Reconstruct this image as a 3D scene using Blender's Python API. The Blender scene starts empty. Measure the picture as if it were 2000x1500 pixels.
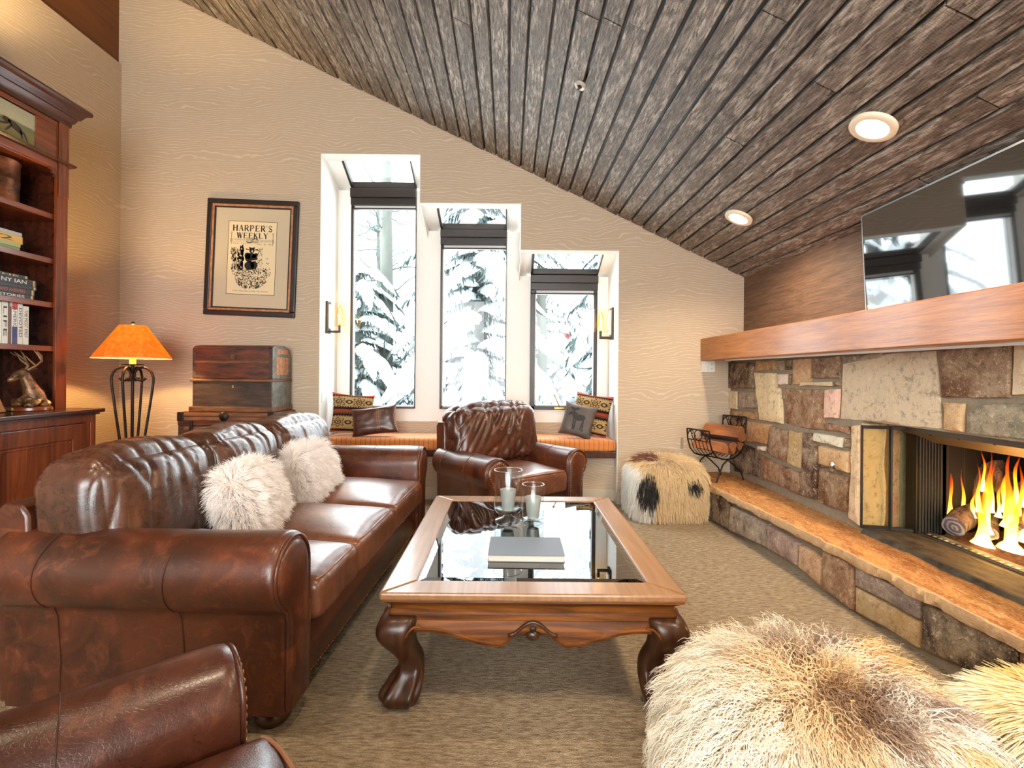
import bpy, bmesh, math, random
import numpy as np
from math import pi, sin, cos, radians, sqrt
from mathutils import Vector, Matrix, noise as mnoise
S = bpy.context.scene
COL = S.collection
random.seed(7)

# ------------------------------------------------------------------ camera, world, large lights, exposure
FPX, VPX, VPY, ROLL, CAMZ = 980.0, 993.0, 728.0, radians(0.5), 1.3
cd = bpy.data.cameras.new('camera'); cam = bpy.data.objects.new('camera', cd); COL.objects.link(cam)
cd.sensor_width = 36; cd.lens = 36 * FPX / 2000; cd.clip_start = 0.05; cd.clip_end = 200
cd.shift_x = (1000 - VPX) / 2000; cd.shift_y = -(750 - VPY) / 2000
cam.location = (0, 0, CAMZ)
cam.rotation_euler = (Matrix.Rotation(ROLL, 3, 'Y').transposed() @ Matrix.Rotation(pi / 2, 3, 'X')).to_euler()
S.camera = cam
S.view_settings.view_transform = 'Standard'; S.view_settings.look = 'None'
S.view_settings.gamma = 1; S.view_settings.use_curve_mapping = False
S.view_settings.exposure = 0.35
S.cycles.use_denoising = True
S.cycles.max_bounces = 8; S.cycles.transparent_max_bounces = 16
S.cycles.sample_clamp_indirect = 6; S.cycles.caustics_reflective = False; S.cycles.caustics_refractive = False
w = bpy.data.worlds.new('sky'); S.world = w; w.use_nodes = True
w.node_tree.nodes['Background'].inputs[0].default_value = (0.91, 0.97, 1.0, 1)
w.node_tree.nodes['Background'].inputs[1].default_value = 9.0

def area(name, loc, rot, sx, sy, power, colr):
    l = bpy.data.lights.new(name, 'AREA'); l.shape = 'RECTANGLE'; l.size = sx; l.size_y = sy
    l.energy = power; l.color = colr
    o = bpy.data.objects.new(name, l); COL.objects.link(o); o.location = loc; o.rotation_euler = rot
    return o
# unseen fill light added at the rear wall; daylight entering through the window bay
area('rear_fill', (-0.6, -3.15, 2.0), (radians(90), 0, 0), 4.4, 2.6, 200, (1.0, 0.95, 0.89))
for k, (x, z, h) in enumerate(((-1.37, 2.0, 2.1), (-0.39, 1.8, 1.7), (0.60, 1.55, 1.2))):
    area('daylight_bay', (x, 5.60, z), (radians(-90), 0, 0), 0.64, h, (13, 10, 7)[k], (0.90, 0.96, 1.0))

# ------------------------------------------------------------------ helpers
def at(px, py, d):
    """pixel of the photograph and distance along the view axis -> point of the room"""
    u, v = px - VPX, VPY - py
    return Vector(((u * cos(ROLL) - v * sin(ROLL)) / FPX * d, d, CAMZ + (u * sin(ROLL) + v * cos(ROLL)) / FPX * d))

def at_x(px, py, X):
    u, v = px - VPX, VPY - py
    uu = (u * cos(ROLL) - v * sin(ROLL)) / FPX
    return at(px, py, X / uu)

def at_z(px, py, Z):
    u, v = px - VPX, VPY - py
    vv = (u * sin(ROLL) + v * cos(ROLL)) / FPX
    return at(px, py, (Z - CAMZ) / vv)

def L(r, g, b):
    f = lambda c: (c / 255 / 12.92) if c / 255 <= 0.04045 else ((c / 255 + 0.055) / 1.055) ** 2.4
    return (f(r), f(g), f(b), 1)

class NT:
    def __init__(s, name):
        s.m = bpy.data.materials.new(name); s.m.use_nodes = True; s.t = s.m.node_tree
        s.b = s.t.nodes['Principled BSDF']; s.out = s.t.nodes['Material Output']
        s._co = {}
    def new(s, t, **kw):
        n = s.t.nodes.new('ShaderNode' + t)
        for k, v in kw.items(): setattr(n, k, v)
        return n
    def link(s, a, b): s.t.links.new(a, b)
    def put(s, sock, v):
        if hasattr(v, 'is_output'): s.link(v, sock)
        else: sock.default_value = v
    def co(s, kind='Object', scale=(1, 1, 1)):
        if kind == 'World':
            o = s.new('NewGeometry').outputs['Position']
        else:
            o = s.new('TexCoord').outputs[kind]
        if tuple(scale) != (1, 1, 1):
            v = s.new('VectorMath', operation='MULTIPLY'); s.link(o, v.inputs[0]); v.inputs[1].default_value = scale
            o = v.outputs[0]
        return o
    def noise(s, vec, scale=5, detail=3, rough=0.5, dist=0):
        n = s.new('TexNoise'); s.link(vec, n.inputs['Vector']); n.inputs['Scale'].default_value = scale
        n.inputs['Detail'].default_value = detail; n.inputs['Roughness'].default_value = rough
        n.inputs['Distortion'].default_value = dist
        return n.outputs['Fac']
    def voro(s, vec, scale, feature='F1', out='Distance'):
        n = s.new('TexVoronoi', feature=feature); s.link(vec, n.inputs['Vector']); n.inputs['Scale'].default_value = scale
        return n.outputs[out]
    def wave(s, vec, scale, dist=0, detail=2, dscale=1, direction='Z', kind='BANDS'):
        n = s.new('TexWave', wave_type=kind)
        if kind == 'BANDS': n.bands_direction = direction
        s.link(vec, n.inputs['Vector']); n.inputs['Scale'].default_value = scale
        n.inputs['Distortion'].default_value = dist; n.inputs['Detail'].default_value = detail
        n.inputs['Detail Scale'].default_value = dscale
        return n.outputs['Fac']
    def ramp(s, fac, stops, interp='LINEAR'):
        n = s.new('ValToRGB'); s.link(fac, n.inputs[0]); e = n.color_ramp.elements; n.color_ramp.interpolation = interp
        while len(e) < len(stops): e.new(0.5)
        for k, (p, c) in enumerate(stops):
            e[k].position = p; e[k].color = c if not isinstance(c, (int, float)) else (c, c, c, 1)
        return n.outputs[0]
    def mix(s, fac, a, b, mode='MIX'):
        n = s.new('Mix', data_type='RGBA', blend_type=mode)
        s.put(n.inputs[0], fac); s.put(n.inputs[6], a); s.put(n.inputs[7], b)
        return n.outputs[2]
    def math(s, op, a, b=0.0, c=0.0):
        n = s.new('Math', operation=op); s.put(n.inputs[0], a); s.put(n.inputs[1], b)
        if op in ('MULTIPLY_ADD', 'SMOOTHSTEP', 'COMPARE'): s.put(n.inputs[2], c)
        return n.outputs[0]
    def sep(s, vec):
        n = s.new('SeparateXYZ'); s.link(vec, n.inputs[0]); return n.outputs
    def attr(s, name, out='Color'):
        n = s.new('Attribute', attribute_name=name); return n.outputs[out]
    def bump(s, h, strength=0.3, dist=0.01):
        n = s.new('Bump'); s.put(n.inputs['Height'], h); n.inputs['Strength'].default_value = strength
        n.inputs['Distance'].default_value = dist
        old = s.b.inputs['Normal'].links
        if old: s.link(old[0].from_socket, n.inputs['Normal'])
        s.link(n.outputs[0], s.b.inputs['Normal'])
    def set(s, **kw):
        for k, v in kw.items():
            s.put(s.b.inputs[{'color': 'Base Color', 'rough': 'Roughness', 'metal': 'Metallic', 'spec': 'Specular IOR Level', 'coat': 'Coat Weight',
                              'coat_rough': 'Coat Roughness', 'sheen': 'Sheen Weight', 'trans': 'Transmission Weight', 'ior': 'IOR',
                              'emit': 'Emission Color', 'emit_s': 'Emission Strength', 'alpha': 'Alpha', 'sss': 'Subsurface Weight'}[k]], v)
        return s.m

def plain(name, c, rough=0.5, metal=0, spec=0.5, **kw):
    n = NT(name); n.set(color=c, rough=rough, metal=metal, spec=spec, **kw); return n.m

class MB:
    """collects geometry for ONE mesh object"""
    def __init__(s): s.v = []; s.f = []; s.mi = []; s.tint = []; s.cur = 0; s.ct = (1, 1, 1)
    def add(s, vs, fs):
        o = len(s.v); s.v += [tuple(p) for p in vs]
        for f in fs:
            s.f.append([o + i for i in f]); s.mi.append(s.cur); s.tint.append(s.ct)
        return s
    def hexa(s, p):   # 8 points: bottom ring 0-3, top ring 4-7
        return s.add(p, [(3, 2, 1, 0), (4, 5, 6, 7), (0, 1, 5, 4), (1, 2, 6, 5), (2, 3, 7, 6), (3, 0, 4, 7)])
    def box(s, a, b, c=0.0):
        x0, y0, z0 = a; x1, y1, z1 = b
        if c <= 0:
            return s.hexa([(x0, y0, z0), (x1, y0, z0), (x1, y1, z0), (x0, y1, z0), (x0, y0, z1), (x1, y0, z1), (x1, y1, z1), (x0, y1, z1)])
        bm = bmesh.new(); bmesh.ops.create_cube(bm, size=1)
        for v in bm.verts: v.co = Vector(((x0 + x1) / 2 + v.co.x * (x1 - x0), (y0 + y1) / 2 + v.co.y * (y1 - y0), (z0 + z1) / 2 + v.co.z * (z1 - z0)))
        bmesh.ops.bevel(bm, geom=list(bm.edges), offset=c, segments=2, affect='EDGES', profile=0.5)
        return s.bm(bm)
    def bm(s, bm, mtx=None):
        bm.verts.index_update()
        vs = [(mtx @ v.co if mtx else v.co.copy()) for v in bm.verts]
        fs = [[v.index for v in f.verts] for f in bm.faces]; bm.free()
        return s.add(vs, fs)
    def tube(s, pts, r, n=8, cap=True, flat=1.0):
        pts = [Vector(p) for p in pts]; k = len(pts)
        rs = r if isinstance(r, (list, tuple)) else [r] * k
        t0 = (pts[1] - pts[0]).normalized()
        up = Vector((0, 0, 1)) if abs(t0.z) < 0.9 else Vector((1, 0, 0))
        nrm = (up - t0 * up.dot(t0)).normalized()
        vs = []
        for i, p in enumerate(pts):
            t = (pts[min(i + 1, k - 1)] - pts[max(i - 1, 0)]).normalized()
            nrm = (nrm - t * nrm.dot(t)); nrm = nrm.normalized() if nrm.length > 1e-6 else t.orthogonal().normalized()
            bi = t.cross(nrm)
            for j in range(n):
                a = 2 * pi * j / n
                vs.append(p + nrm * (cos(a) * rs[i] * flat) + bi * (sin(a) * rs[i]))
        fs = [(i * n + j, i * n + (j + 1) % n, (i + 1) * n + (j + 1) % n, (i + 1) * n + j) for i in range(k - 1) for j in range(n)]
        if cap: fs += [tuple(range(n - 1, -1, -1)), tuple((k - 1) * n + j for j in range(n))]
        return s.add(vs, fs)
    def lathe(s, prof, c=(0, 0, 0), n=32, close=False, sx=1, sy=1, ax='Z'):
        vs = []
        for (r, z) in prof:
            for j in range(n):
                a = 2 * pi * j / n
                p = (r * cos(a) * sx, r * sin(a) * sy, z)
                if ax == 'X': p = (p[2], p[0], p[1])
                if ax == 'Y': p = (p[0], p[2], p[1])
                vs.append((c[0] + p[0], c[1] + p[1], c[2] + p[2]))
        k = len(prof)
        fs = [(i * n + j, i * n + (j + 1) % n, (i + 1) * n + (j + 1) % n, (i + 1) * n + j) for i in range(k - 1) for j in range(n)]
        if close: fs += [((k - 1) * n + j, (k - 1) * n + (j + 1) % n, (j + 1) % n, j) for j in range(n)]
        else:
            if prof[0][0] > 1e-5: fs.append(tuple(range(n - 1, -1, -1)))
            if prof[-1][0] > 1e-5: fs.append(tuple((k - 1) * n + j for j in range(n)))
        return s.add(vs, fs)
    def loft(s, rings, cap=True, closed=True):
        n = len(rings[0]); k = len(rings); vs = [p for r in rings for p in r]
        m = n if closed else n - 1
        fs = [(i * n + j, i * n + (j + 1) % n, (i + 1) * n + (j + 1) % n, (i + 1) * n + j) for i in range(k - 1) for j in range(m)]
        if cap and closed: fs += [tuple(range(n - 1, -1, -1)), tuple((k - 1) * n + j for j in range(n))]
        return s.add(vs, fs)
    def prism(s, poly, f0, f1):
        """poly: 2-D points, f0/f1 map a 2-D point to the two ends"""
        n = len(poly); vs = [f0(p) for p in poly] + [f1(p) for p in poly]
        return s.add(vs, [tuple(range(n - 1, -1, -1)), tuple(range(n, 2 * n))] + [(j, (j + 1) % n, n + (j + 1) % n, n + j) for j in range(n)])
    def ball(s, c, r, sub=2, sc=(1, 1, 1), amp=0, fr=3):
        bm = bmesh.new(); bmesh.ops.create_icosphere(bm, subdivisions=sub, radius=1)
        for v in bm.verts:
            k = 1 + (amp * mnoise.noise(v.co * fr + Vector(c) * 7) if amp else 0)
            v.co = Vector((c[0] + v.co.x * r * sc[0] * k, c[1] + v.co.y * r * sc[1] * k, c[2] + v.co.z * r * sc[2] * k))
        return s.bm(bm)
    def build(s, name, mat, parent=None, smooth=0, bevel=0, loc=None, rot=None, subsurf=0, tint=False):
        me = bpy.data.meshes.new(name); me.from_pydata(s.v, [], s.f)
        mats = mat if isinstance(mat, (list, tuple)) else [mat]
        for m in mats: me.materials.append(m)
        if len(mats) > 1: me.polygons.foreach_set('material_index', s.mi)
        if tint:
            ca = me.color_attributes.new('tint', 'FLOAT_COLOR', 'CORNER')
            arr = np.ones((len(me.loops), 4), np.float32); k = 0
            for f, t in zip(s.f, s.tint):
                arr[k:k + len(f), :3] = t; k += len(f)
            ca.data.foreach_set('color', arr.ravel())
        bm = bmesh.new(); bm.from_mesh(me); bmesh.ops.recalc_face_normals(bm, faces=bm.faces); bm.to_mesh(me); bm.free()
        if smooth:
            me.polygons.foreach_set('use_smooth', [True] * len(me.polygons))
            if smooth < 180: me.set_sharp_from_angle(angle=radians(smooth))
        o = bpy.data.objects.new(name, me); COL.objects.link(o)
        if parent: o.parent = parent
        if loc is not None: o.location = loc
        if rot is not None: o.rotation_euler = rot
        if bevel:
            b = o.modifiers.new('bevel', 'BEVEL'); b.width = bevel; b.segments = 2; b.limit_method = 'ANGLE'; b.angle_limit = radians(40)
        if subsurf:
            b = o.modifiers.new('subsurf', 'SUBSURF'); b.levels = subsurf; b.render_levels = subsurf
        return o

def tag(o, label, cat, group=None, kind=None):
    o['label'] = label; o['category'] = cat
    if group: o['group'] = group
    if kind: o['kind'] = kind
    return o

def thing(name, label, cat, loc=(0, 0, 0), rz=0, group=None, rot=None):
    o = bpy.data.objects.new(name, None); COL.objects.link(o); o.empty_display_size = 0.05
    o.location = loc; o.rotation_euler = rot if rot else (0, 0, rz)
    return tag(o, label, cat, group)

def struct(o): o['kind'] = 'structure'; return o

def rcube(half, r, n=14, crown=(0, 0), wr=None, squash=None):
    """rounded, crowned cushion: bmesh of a subdivided cube; crown = extra height (top, bottom) or along each axis; wr(p, nrm) -> displacement"""
    hx, hy, hz = half
    bm = bmesh.new()
    ax = [(0, 1, 2), (1, 2, 0), (2, 0, 1)]
    verts = {}
    def V(p):
        k = tuple(round(c, 5) for c in p)
        if k not in verts:
            P = Vector((p[0] * hx, p[1] * hy, p[2] * hz))
            q = Vector((max(-hx + r, min(hx - r, P.x)), max(-hy + r, min(hy - r, P.y)), max(-hz + r, min(hz - r, P.z))))
            d = P - q; nn = d.normalized() if d.length > 1e-7 else Vector((0, 0, 1))
            P2 = q + nn * r
            verts[k] = (bm.verts.new(P2), nn, Vector(p))
        return verts[k][0]
    g = [-1 + 2 * i / n for i in range(n + 1)]
    g = [sin(t * pi / 2) * 0.35 + t * 0.65 for t in g]
    for a, b, c in ax:
        for sgn in (-1, 1):
            for i in range(n):
                for j in range(n):
                    q = []
                    for (ii, jj) in ((i, j), (i + 1, j), (i + 1, j + 1), (i, j + 1)):
                        p = [0, 0, 0]; p[a] = g[ii]; p[b] = g[jj]; p[c] = sgn; q.append(V(p))
                    if sgn < 0: q.reverse()
                    bm.faces.new(q)
    for v, nn, p in verts.values():
        x, y, z = p
        if len(crown) == 2:
            b = (1 - abs(x) ** 2.2) * (1 - abs(y) ** 2.2)
            v.co.z += b * (crown[0] if z > 0 else -crown[1]) * abs(z)
        else:
            v.co.x += crown[0] * x * (1 - y * y) * (1 - z * z)
            v.co.y += crown[1] * y * (1 - x * x) * (1 - z * z)
            v.co.z += crown[2] * z * (1 - x * x) * (1 - y * y)
        if wr:
            v.co += nn * wr(v.co, nn)
    return bm

def fur(name, parent, obj, count, length, color_fn, mat, seed=1, droop=0.6, curl=0.0, curl_f=4.0, clumps=200, clump=0.6, radius=0.0012,
        npt=9, comb=None, zmin=None, jitter=0.25, lenvar=0.3):
    """strands of fur grown on the mesh of obj (all local to parent), as hair curves with a per-strand colour"""
    rng = np.random.default_rng(seed)
    me = obj.data; me.calc_loop_triangles()
    V = np.array([v.co for v in me.vertices]); T = np.array([t.vertices for t in me.loop_triangles])
    a, b, c = V[T[:, 0]], V[T[:, 1]], V[T[:, 2]]
    cr = np.cross(b - a, c - a); ar = np.linalg.norm(cr, axis=1); nr = cr / np.maximum(ar, 1e-9)[:, None]
    if zmin is not None: ar = ar * ((a[:, 2] + b[:, 2] + c[:, 2]) / 3 > zmin)
    def sample(k):
        i = rng.choice(len(T), k, p=ar / ar.sum()); r1 = np.sqrt(rng.random(k)); r2 = rng.random(k)
        return a[i] * (1 - r1)[:, None] + b[i] * (r1 * (1 - r2))[:, None] + c[i] * (r1 * r2)[:, None], nr[i]
    def guide(P, N, k, ln, cu, ph, fr):
        d = N + rng.normal(0, jitter, (k, 3))
        if comb is not None: d = d + comb(P, N)
        d /= np.linalg.norm(d, axis=1)[:, None]
        out = np.zeros((k, npt, 3)); out[:, 0] = P; cur = d.copy(); pos = P.copy(); st = ln / (npt - 1)
        for j in range(1, npt):
            cur = cur + np.array([0, 0, -1.0]) * droop / (npt - 1) * 1.6
            cur /= np.linalg.norm(cur, axis=1)[:, None]
            inner = (cur * N).sum(1); cur = cur - N * np.minimum(inner - 0.12, 0)[:, None]
            pos = pos + cur * st[:, None]; out[:, j] = pos
        if cu > 0:
            t = np.linspace(0, 1, npt)
            s1 = np.cross(d, np.array([0.3, 0.5, 0.8])); s1 /= np.linalg.norm(s1, axis=1)[:, None]; s2 = np.cross(d, s1)
            ang = ph[:, None] + t[None] * fr[:, None] * 2 * pi
            am = cu * t[None] ** 0.8
            out += s1[:, None] * (np.cos(ang) * am)[..., None] + s2[:, None] * (np.sin(ang) * am)[..., None]
            out[:, 0] = P
        return out
    gP, gN = sample(clumps)
    gl = length * (1 + lenvar * (rng.random(clumps) * 2 - 1))
    G = guide(gP, gN, clumps, gl, curl, rng.random(clumps) * 2 * pi, curl_f * (0.7 + 0.6 * rng.random(clumps)))
    P, N = sample(count)
    best = np.zeros(count, int)
    for i0 in range(0, count, 2000):
        dd = ((P[i0:i0 + 2000, None] - gP[None]) ** 2).sum(2) + 0.02 * (1 - (N[i0:i0 + 2000, None] * gN[None]).sum(2)) * length
        best[i0:i0 + 2000] = dd.argmin(1)
    ln = length * (1 + lenvar * (rng.random(count) * 2 - 1))
    O = guide(P, N, count, ln, curl * 0.5, rng.random(count) * 2 * pi, curl_f * (0.7 + 0.6 * rng.random(count)))
    t = np.linspace(0, 1, npt)[None, :, None]
    rel = G[best] - gP[best][:, None] + P[:, None] * (1 - t * 0.75) + gP[best][:, None] * (t * 0.75)
    cf = clump * (0.5 + 0.5 * rng.random((count, 1, 1))) * t ** 0.7
    O = O * (1 - cf) + rel * cf
    O[:, 0] = P - N * 0.004
    hc = bpy.data.hair_curves.new(name); hc.add_curves([npt] * count)
    hc.attributes['position'].data.foreach_set('vector', O.astype(np.float32).ravel())
    ra = hc.attributes.get('radius') or hc.attributes.new('radius', 'FLOAT', 'POINT')
    rr = radius * (1 - 0.75 * np.linspace(0, 1, npt) ** 2)
    ra.data.foreach_set('value', np.tile(rr, count).astype(np.float32))
    C = color_fn(P, N, rng, best); ca = hc.attributes.new('fur_color', 'FLOAT_COLOR', 'CURVE')
    ca.data.foreach_set('color', np.concatenate([C, np.ones((count, 1))], 1).astype(np.float32).ravel())
    hc.materials.append(mat)
    o = bpy.data.objects.new(name, hc); COL.objects.link(o); o.parent = parent
    return o
# ------------------------------------------------------------------ materials
def m_wallpaper():
    n = NT('wallpaper'); w = n.co('World')
    big = n.noise(n.co('World', (1.5, 1.5, 4.2)), 1.0, 1.5, 0.45); wob = n.noise(n.co('World', (5, 5, 9)), 1.0, 2, 0.5)
    ph = n.math('ADD', n.math('MULTIPLY', n.sep(w)[2], 40.0), n.math('ADD', n.math('MULTIPLY', big, 10.0), n.math('MULTIPLY', wob, 1.5)))
    tri = n.math('PINGPONG', ph, 0.5)
    line = n.ramp(tri, [(0.34, 0), (0.44, 1)])
    brk = n.noise(n.co('World', (10, 10, 60)), 1.0, 2, 0.5)
    line = n.math('MULTIPLY', line, n.ramp(brk, [(0.36, 0.15), (0.5, 1)]))
    cl = n.noise(n.co('World', (1, 1, 3)), 220, 2, 0.6)
    base = n.mix(n.ramp(cl, [(0.3, 0), (0.7, 1)]), L(178, 157, 134), L(192, 171, 146))
    n.set(color=n.mix(n.math('MULTIPLY', line, 0.52), base, L(216, 200, 184)), rough=0.75, spec=0.25)
    n.bump(line, 0.2, 0.002); return n.m

def m_carpet():
    n = NT('carpet'); w = n.co('World')
    a = n.noise(n.co('World', (0.5, 2.2, 1)), 9, 4, 0.6)
    st = n.noise(n.co('World', (0.35, 1.6, 1)), 60, 3, 0.65)
    fi = n.voro(n.co('World', (1, 1, 1)), 210)
    k = n.mix(n.ramp(st, [(0.33, 0), (0.62, 1)]), L(134, 114, 92), L(204, 184, 156))
    k = n.mix(n.ramp(fi, [(0.0, 1), (0.7, 0)]), n.mix(0.35, k, L(92, 76, 60)), k)
    n.set(color=n.mix(n.ramp(a, [(0.35, 0.25), (0.65, 0)]), k, L(124, 104, 82)), rough=0.95, spec=0.1)
    n.bump(st, 0.55, 0.012); n.bump(fi, 0.7, 0.006); return n.m

def m_ceiling():
    n = NT('rough_planks'); w = n.co('World')
    t = n.sep(n.attr('tint'))
    off = n.new('VectorMath', operation='ADD'); n.link(n.co('World', (9, 1.3, 9)), off.inputs[0])
    sc = n.new('VectorMath', operation='SCALE'); n.link(n.attr('tint'), sc.inputs[0]); sc.inputs['Scale'].default_value = 37; n.link(sc.outputs[0], off.inputs[1])
    v = off.outputs[0]
    big = n.noise(v, 2.6, 5, 0.68, 1.2)
    fine = n.noise(v, 9, 4, 0.7, 0.6)
    saw = n.wave(n.co('World', (1, 1, 1)), 26, dist=6, detail=3, dscale=1.5, direction='Y')
    base = n.mix(n.ramp(fine, [(0.35, 0), (0.7, 1)]), L(44, 36, 31), L(142, 126, 112))
    mask = n.math('MULTIPLY', n.ramp(big, [(0.46, 0), (0.62, 1)]), n.ramp(fine, [(0.38, 0), (0.6, 1)]))
    c = n.mix(n.math('MULTIPLY', mask, 0.9), base, L(212, 203, 190))
    c = n.mix(n.math('MULTIPLY', n.ramp(saw, [(0.6, 0), (1, 1)]), 0.28), c, L(150, 138, 124))
    dark = n.math('MULTIPLY_ADD', t[0], 0.42, 0.72)
    n.set(color=n.mix(1.0, c, n.mix(dark, (0, 0, 0, 1), (1, 1, 1, 1)), 'MULTIPLY'), rough=n.ramp(big, [(0.3, 0.36), (0.7, 0.55)]), spec=0.55)
    n.bump(fine, 0.6, 0.012); n.bump(saw, 0.2, 0.004); return n.m

def m_wood(name, dark, light, axis='Y', scale=1.0, rough=0.35, coat=0.0, bump=0.08, dist=7, world=False, blotch=0.35):
    n = NT(name); s = [14.0, 14.0, 14.0]; s['XYZ'.index(axis)] = 1.1
    c = n.co('World' if world else 'Object', tuple(k * scale for k in s))
    a = n.noise(c, 1.3, 6, 0.62, 1.4); b = n.noise(c, 5, 4, 0.6)
    wv = n.wave(n.co('World' if world else 'Object', tuple(k * scale / 14 for k in s)), 9, dist=dist, detail=3, dscale=1.2, direction='X' if axis != 'X' else 'Z')
    k = n.mix(n.ramp(a, [(0.3, 0), (0.72, 1)]), dark, light)
    k = n.mix(n.math('MULTIPLY', n.ramp(wv, [(0.3, 0), (0.9, 1)]), blotch), k, dark)
    n.set(color=n.mix(n.math('MULTIPLY', n.ramp(b, [(0.5, 0), (0.75, 1)]), 0.3), k, dark), rough=rough, coat=coat, coat_rough=0.12)
    n.bump(b, bump, 0.004); return n.m

def m_leather(name, dark, mid, light, rough=0.33, wr=0.0, wscale=8, coat=0.25):
    n = NT(name); o = n.co('Object')
    a = n.noise(o, 3.2, 5, 0.65, 0.8); b = n.noise(n.co('Object', (1, 1, 1)), 14, 5, 0.7, 1.0)
    cr = n.voro(o, 120, 'DISTANCE_TO_EDGE')
    c = n.mix(n.ramp(a, [(0.3, 0), (0.62, 1)]), dark, mid)
    c = n.mix(n.math('MULTIPLY', n.ramp(b, [(0.52, 0), (0.75, 1)]), 0.55), c, light)
    vein = n.noise(n.co('Object', (5, 5, 5)), 11, 2, 0.6, 0.6)
    scr = n.ramp(n.math('ABSOLUTE', n.math('SUBTRACT', vein, 0.5)), [(0.0, 1), (0.012, 0)])
    c = n.mix(n.math('MULTIPLY', n.math('MULTIPLY', scr, n.ramp(a, [(0.42, 0), (0.6, 1)])), 0.3), c, light)
    n.set(color=c, rough=n.ramp(b, [(0.25, rough - 0.07), (0.8, rough + 0.13)]), coat=coat, coat_rough=0.22, spec=0.5)
    n.bump(n.ramp(cr, [(0, 0), (0.12, 1)]), 0.12, 0.002); n.bump(b, 0.12, 0.01)
    if wr:
        q = n.noise(n.co('Object', (1, 1, 0.45)), wscale, 3, 0.5, 0.9)
        n.bump(n.ramp(n.math('ABSOLUTE', n.math('SUBTRACT', q, 0.5)), [(0, 0), (0.16, 1)]), wr, 0.02)
    return n.m

def m_stone():
    n = NT('stone'); o = n.co('World'); t = n.attr('tint'); ts = n.sep(t)
    a = n.noise(o, 5.5, 6, 0.7, 0.8); b = n.noise(o, 22, 5, 0.75); f = n.noise(o, 90, 3, 0.7)
    c = n.mix(n.ramp(a, [(0.38, 0), (0.62, 1)]), n.mix(0.45, t, L(214, 190, 158)), t)
    c = n.mix(n.math('MULTIPLY', n.ramp(b, [(0.52, 0), (0.66, 1)]), 0.68), c, n.mix(0.7, t, L(40, 26, 18)))
    c = n.mix(n.math('MULTIPLY', n.ramp(b, [(0.32, 1), (0.42, 0)]), 0.6), c, L(236, 212, 178))
    c = n.mix(n.math('MULTIPLY', n.ramp(f, [(0.58, 0), (0.68, 1)]), 0.5), c, L(226, 206, 176))
    n.set(color=c, rough=0.85, spec=0.25); n.bump(a, 0.5, 0.03); n.bump(b, 0.8, 0.014); n.bump(f, 0.3, 0.004); return n.m

def m_flag(nm='flagstone', pale=False):
    n = NT(nm); o = n.co('World', (2.2, 0.7, 1))
    a = n.noise(o, 4.5, 6, 0.68, 1.6); b = n.noise(n.co('World', (3, 1, 1)), 14, 5, 0.72, 1.0)
    c = n.mix(n.ramp(a, [(0.34, 0), (0.62, 1)]), L(148, 84, 38), L(205, 146, 84))
    c = n.mix(n.math('MULTIPLY', n.ramp(b, [(0.52, 0), (0.66, 1)]), 0.7), c, L(232, 186, 130))
    c = n.mix(n.math('MULTIPLY', n.ramp(b, [(0.3, 1), (0.42, 0)]), 0.5), c, L(112, 62, 30))
    f = n.noise(n.co('World', (4, 1.4, 4)), 40, 4, 0.75)
    c = n.mix(n.math('MULTIPLY', n.ramp(f, [(0.55, 0), (0.66, 1)]), 0.6), c, L(240, 206, 156)); c = n.mix(n.math('MULTIPLY', n.ramp(f, [(0.36, 1), (0.44, 0)]), 0.6), c, L(96, 54, 28))
    if pale: c = n.mix(0.62, c, L(206, 178, 140))
    n.bump(f, 0.5, 0.006)
    n.set(color=c, rough=0.7, spec=0.3); n.bump(a, 0.6, 0.02); n.bump(b, 0.6, 0.008); return n.m

def m_glass_thin(name, tint=(1, 1, 1, 1), ior=1.45, rough=0.0, boost=1.0):
    n = NT(name); n.t.nodes.remove(n.b)
    tr = n.new('BsdfTransparent'); tr.inputs[0].default_value = tint
    gl = n.new('BsdfGlossy'); gl.inputs['Roughness'].default_value = rough
    fr = n.new('Fresnel'); fr.inputs['IOR'].default_value = ior
    front = n.math('SUBTRACT', 1.0, n.new('NewGeometry').outputs['Backfacing'])
    mx = n.new('MixShader'); n.put(mx.inputs[0], n.math('MULTIPLY', n.math('MULTIPLY', fr.outputs[0], boost), front)); n.link(tr.outputs[0], mx.inputs[1]); n.link(gl.outputs[0], mx.inputs[2])
    n.link(mx.outputs[0], n.out.inputs[0]); return n.m

def m_fur():
    n = NT('fur'); c = n.attr('fur_color')
    n.set(color=c, rough=0.55, spec=0.25, sheen=0.25); return n.m

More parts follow.
